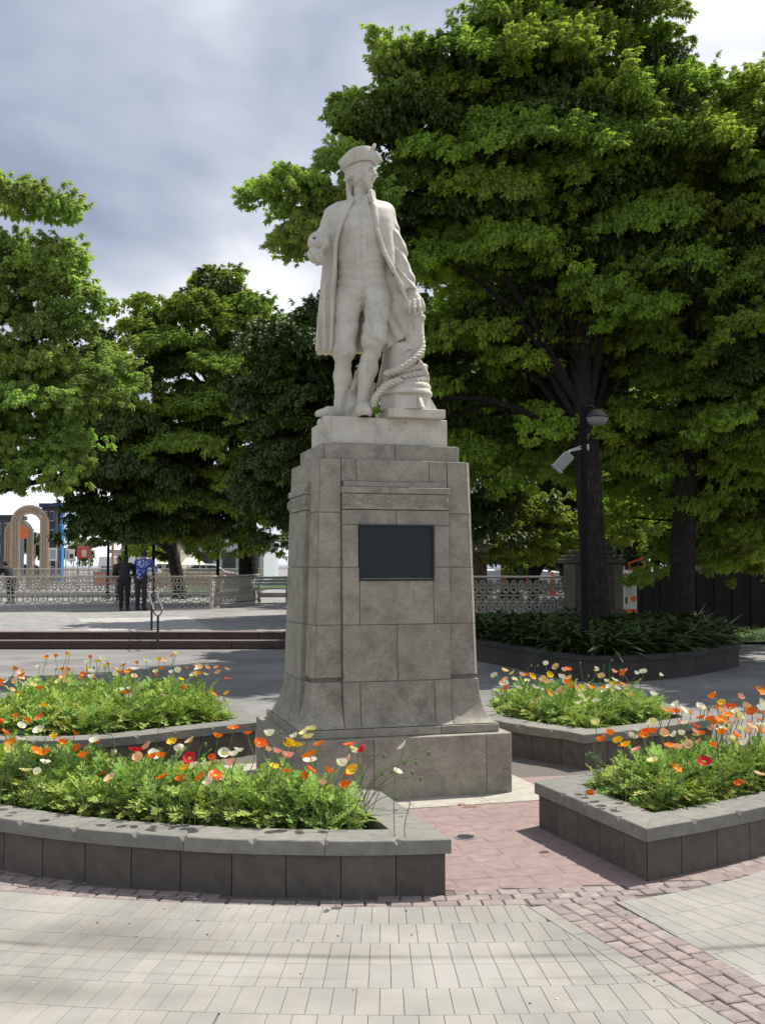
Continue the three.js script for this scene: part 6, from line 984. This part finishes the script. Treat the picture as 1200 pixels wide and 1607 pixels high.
{ const tent = (label, px0, px1, py0, py1, d) => { const a = at(px0, py1, d), b = at(px1, py1, d), T = at(px0, py0, d), t = thing('tent', label, 'tent', [a.x, HP, a.z], 0, 'cream tent roofs'), w = b.x - a.x, y = a.y - HP, h = T.y - a.y; const o = []; const c = [[0, y, 0], [w, y, 0], [w, y, -2.5], [0, y, -2.5]], r0 = [w * 0.12, y + h, -1.2], r1 = [w * 0.72, y + h, -1.2]; quad(o, c[0], c[1], r1, r0); quad(o, c[2], c[3], r0, r1); o.push(...c[1], ...c[2], ...r1, ...c[3], ...c[0], ...r0); part('roof', tris(o), mat([0.72, 0.66, 0.50]), t); for (const q of c) part('pole', cyl(0.04, 0.04, y, q[0], 0, q[2], 6), M.grey, t); };
  tent('cream tent roof left of the dark tree trunk beyond the bridge', 243, 266, 874, 885, 74); tent('cream tent roof right of the dark tree trunk beyond the bridge', 284, 314, 875, 886, 74); }
{ const p = at(270, 888, 70), t = thing('bin', 'dark square bin between the two cream tent roofs', 'bin', [p.x, HP, p.z]); part('body', rbox(0.42, 0.9, 0.4, 0, 0.5, 0, 0.03), M.dark, t); part('lid', rbox(0.46, 0.08, 0.44, 0, 1.0, 0, 0.02), M.dark, t); }
function car(label, px, d, turn, paint, kind = 'car', group = 'parked vehicles beyond the bridge', h0 = HP) {
  const p = at(px, 888, d), t = thing(kind === 'van' ? 'parked_van' : kind === 'ute' ? 'parked_truck' : 'parked_car', label, kind === 'van' ? 'van' : kind === 'ute' ? 'truck' : 'car', [p.x, h0, p.z], turn, group);
  const prof = kind === 'van' ? [[-2.4, 0.35], [2.3, 0.35], [2.4, 0.9], [1.9, 1.15], [1.3, 2.0], [-2.3, 2.05], [-2.4, 1.2]] : kind === 'ute' ? [[-2.4, 0.4], [2.3, 0.4], [2.35, 1.0], [1.2, 1.12], [0.6, 1.75], [-0.5, 1.78], [-0.6, 1.12], [-2.4, 1.1]] : [[-2.1, 0.32], [2.05, 0.32], [2.15, 0.72], [1.15, 0.92], [0.45, 1.42], [-1.1, 1.46], [-1.95, 1.0], [-2.15, 0.9]];
  part('body', extrude(prof, 1.6, 0.06).translate(0, 0, -0.8), paint, t); const win = kind === 'van' ? [[1.25, 1.2], [1.72, 1.2], [1.28, 1.85], [0.4, 1.85], [0.4, 1.2]] : kind === 'ute' ? [[0.95, 1.15], [0.5, 1.66], [-0.4, 1.68], [-0.45, 1.15]] : [[1.0, 0.95], [0.4, 1.34], [-1.0, 1.38], [-1.65, 0.98]];
  part('window', extrude(win, 1.74, 0).translate(0, 0, -0.87), M.glass, t);
  for (const [x, z] of [[1.4, 0.72], [1.4, -0.72], [-1.4, 0.72], [-1.4, -0.72]]) { const w = part('wheel', new THREE.CylinderGeometry(0.33, 0.33, 0.24, 16).rotateX(Math.PI / 2).translate(x, 0.33, z * 1.06), M.tyre, t); part('rim', new THREE.CylinderGeometry(0.18, 0.18, 0.26, 12).rotateX(Math.PI / 2).translate(x, 0.33, z * 1.06), M.grey, w); }
  for (const s of [-0.6, 0.6]) { part('headlight', rbox(0.06, 0.12, 0.3, 2.2, 0.72, s, 0.02), M.white, t); part('tail_light', rbox(0.06, 0.14, 0.2, -2.2, 0.85, s, 0.02), M.redP, t); }
  return t;
}
{ const v = car('white van with blue side stripes behind the two people', 205, 88, 0.1, M.white, 'van'); part('side_stripe', box(4.4, 0.18, 1.75, 0, 0.95, 0), M.blue, v); part('side_stripe', box(4.4, 0.10, 1.75, 0, 1.25, 0), M.navy, v);
  const c = car('red and white car in front of the pale warehouse', 328, 80, 0.15, mat([0.62, 0.6, 0.58]), 'car'); part('side_stripe', box(4.0, 0.22, 1.74, 0, 0.7, 0), M.redP, c);
  car('small dark car seen under the wooden arches', 34, 105, 0.5, M.navy, 'car'); car('dark car parked beside the small dark car under the arches', 47, 112, 0.5, M.dark, 'car');
  car('white truck cab beyond the balustrade by the domed pier', 797, 52, 0.2, M.white, 'ute', null, HP); }
{ // buildings
  const bld = (label, px0, py0, px1, d, depth, m, wins, roofM, extra) => { const a = at(px0, py0, d), b = at(px1, py0, d), t = thing('building', label, 'building', [(a.x + b.x) / 2, HP, a.z - depth / 2]), w = b.x - a.x, h = a.y - HP; part('wall', box(w, h, depth, 0, h / 2, 0), m, t); part('roof', rbox(w + 0.4, 0.35, depth + 0.4, 0, h + 0.17, 0, 0.03), roofM || M.dark, t); const [nx, ny, wm] = wins; for (let i = 0; i < nx; i++) for (let j = 0; j < ny; j++) { const ww = w / nx, hh = h / ny, f = part('window', rbox(ww * 0.66, hh * 0.56, 0.12, -w / 2 + ww * (i + 0.5), hh * (j + 0.52), depth / 2 + 0.03, 0.02), M.grey, t); part('pane', box(ww * 0.58, hh * 0.46, 0.04, -w / 2 + ww * (i + 0.5), hh * (j + 0.52), depth / 2 + 0.085), M.glass, f); } if (extra) extra(t, w, h, depth); return t; };
  bld('dark glazed block with a bright blue flank above the site boards', 66, 796, 88, 95, 1.2, M.dark, [2, 4], M.navy);
  bld('bright blue block beside the dark glazed one', 88.5, 795, 98, 96, 0.8, M.blue, [1, 3], M.blue);
  bld('dark slate-grey building behind the lowest arch', -60, 814, 22, 98, 3, mat([0.07, 0.08, 0.10]), [5, 3], M.dark);
  bld('pale blue-grey warehouse behind the red and white car', 306, 852, 414, 100, 14, mat([0.50, 0.54, 0.56]), [3, 1], mat([0.42, 0.45, 0.48]));
  bld('beige house with one window beyond the tents', 246, 856, 284, 90, 8, M.beige, [3, 1], mat([0.2, 0.19, 0.18]));
  bld('low white building between the hoarding and the small tree', 176, 868, 216, 108, 8, M.white, [4, 1], M.grey);
  bld('red-brown house behind the timber fence under the boughs', 1120, 826, 1290, 46, 6, mat([0.16, 0.09, 0.07]), [4, 1], mat([0.4, 0.38, 0.36]));
  bld('brown shop front behind the bright boughs past the white truck', 812, 846, 1010, 60, 6, mat([0.20, 0.14, 0.11]), [5, 1], M.dark); }
{ const a = at(36, 840, 92), b = at(46, 826, 92), t = thing('banner', 'orange and blue banner hanging under the arches', 'banner', [a.x, HP, a.z]); part('cloth', box(0.8, 1.2, 0.04, 0, a.y - HP + 0.3, 0), M.orange, t); part('cloth', box(0.5, 0.9, 0.04, 0.7, a.y - HP + 0.1, 0), M.blue, t); part('pole', cyl(0.05, 0.05, a.y - HP + 1, -0.45, 0, 0), M.grey, t);
  const p = at(210, 888, 70), f = thing('flagpole', 'bare white pole between the two leaning people', 'pole', [p.x, HP, p.z]); part('pole', cyl(0.07, 0.05, at(0, 842, 70).y - HP, 0, 0, 0, 10), M.white, f); part('cap', ball(0.08, 0, at(0, 842, 70).y - HP, 0), M.white, f);
  const q = at(177, 888, 72), g = thing('marker_post', 'orange timber post beside the orange barriers', 'post', [q.x, HP, q.z]); part('post', box(0.14, at(0, 850, 72).y - HP, 0.14, 0, (at(0, 850, 72).y - HP) / 2, 0), mat([0.45, 0.2, 0.09]), g); part('cap', box(0.2, 0.06, 0.2, 0, at(0, 850, 72).y - HP, 0), mat([0.4, 0.18, 0.08]), g); }
// ------------------------------------------------------------------ right: cones, board, fence, barrier
const cone = (label, px, py, d) => { const p = at(px, py, d), t = thing('traffic_cone', label, 'traffic cone', [p.x, p.y - 0.75, p.z], 0, 'orange traffic cones'); part('base', rbox(0.36, 0.04, 0.36, 0, 0.02, 0, 0.01), M.orange, t); part('cone', cyl(0.14, 0.03, 0.72, 0, 0.03, 0, 14), M.orange, t); part('reflective_band', cyl(0.095, 0.075, 0.12, 0, 0.32, 0, 14), M.white, t); };
cone('orange cone above the balustrade right of the white truck', 826, 886, 38); cone('orange cone top just above the balustrade near the stone pier', 866, 897, 34); cone('orange cone in front of the white truck', 791, 888, 40);
{ const p = at(988, 965, 26), t = thing('sign_board', 'narrow white notice board with orange foot beside the stone pier', 'notice board', [p.x, p.y - 0.1, p.z]); const h = at(988, 905, 26).y - p.y, w = 0.32;
  part('panel', rbox(w, h, 0.04, 0, 0.1 + h / 2, 0, 0.008), mat([0.62, 0.64, 0.66]), t); part('printed_photo', box(w * 0.94, h * 0.20, 0.01, 0, 0.1 + h * 0.87, 0.022), mat([0.12, 0.14, 0.13]), t); part('printed_band', box(w * 0.96, h * 0.14, 0.01, 0, 0.1 + h * 0.085, 0.022), M.orange, t); part('printed_diamond', box(0.13, 0.13, 0.008, 0, 0, 0).rotateZ(Math.PI / 4).translate(w * 0.27, 0.1 + h * 0.42, 0.022), M.orange, t); part('printed_symbol', [box(0.05, 0.16, 0.01, -w * 0.28, 0.1 + h * 0.38, 0.022)], M.dark, t); part('printed_lines', [0, 1, 2, 3].map((k) => box(w * 0.55, 0.012, 0.01, -0.02, 0.1 + h * (0.55 + k * 0.045), 0.022)), M.grey, t); for (const s of [-1, 1]) part('leg', box(0.04, 0.5, 0.04, s * 0.12, -0.1, -0.03), M.grey, t); }
{ const t = thing('timber_fence', 'tall dark fence of upright boards behind the oaks', 'fence', [at(1000, 888, 27).x, 0, -27], -0.05), r = rng(6), W = 0.22, y1 = at(0, 897, 27).y; for (let k = 0; k < 30; k++) part('board', rbox(W + 0.012, y1 + (r() - 0.5) * 0.02, 0.025, k * W, y1 / 2, (k % 2) * 0.03, 0.004), mat([0.022 + r() * 0.012, 0.020 + r() * 0.01, 0.022 + r() * 0.01], { map: rep(tBark, 1, 0.3), roughness: 0.8 }), t); for (const y of [0.3, 1.3]) part('rail', box(30 * W, 0.09, 0.05, 15 * W - W / 2, y, -0.045), M.dark, t); }
{ const p = at(980, 888, 29), t = thing('barrier', 'red tube barrier with a white panel showing above the notice board', 'barrier', [p.x, HP, p.z]); part('panel', rbox(0.55, 0.16, 0.05, -0.02, 1.15, 0, 0.01), M.white, t); part('frame', [bar(V(0.08, 0, 0), V(0.12, 1.42, 0), 0.03), bar(V(0.08, 1.4, 0), V(0.5, 1.55, 0), 0.03), bar(V(0.5, 0, 0), V(0.5, 1.55, 0), 0.03), bar(V(0.1, 1.25, 0), V(0.5, 1.3, 0), 0.025), bar(V(-0.28, 0, 0), V(-0.28, 1.1, 0), 0.02)], M.redP, t); }
{ const r = rng(16); for (let k = 0; k < 5; k++) { const p = at(1062 + k * 17 + r() * 8, 1000, 24.6), t = thing('grass_clump', 'spiky flax-like clump at the foot of the dark fence', 'plant', [p.x, 0.05, p.z - r()], 0, 'spiky clumps at the fence foot'); const gs = []; for (let i = 0; i < 22; i++) { const g = lobed(0.45 + r() * 0.35, 0.018, 0.7, 1); g.rotateZ(0.9 + r() * 0.6); g.rotateY(r() * 6.3); gs.push(g); } part('blades', merge(gs), mat([0.10, 0.13, 0.05]), t); } }
{ // far belt of trees closing the view
  const ells = []; const r = rng(99); for (let k = 0; k < 26; k++) ells.push(E(-160 + k * 58, 862 - r() * 14, 118 + r() * 14, 40 + r() * 16, 26 + r() * 14));
  const o = new THREE.Group(); o.name = numbered('treeline'); tag(o, 'belt of trees closing the view behind the cars and tents', 'trees', null, 'stuff'); scene.add(o); const c = crownMesh('foliage', ells, 4200, LEAF.dark, lowSpray, 101, 0, o, 3.0, 2.2, 0.6, 1); c.userData.kind = 'stuff'; }
renderer.render(scene, camera);
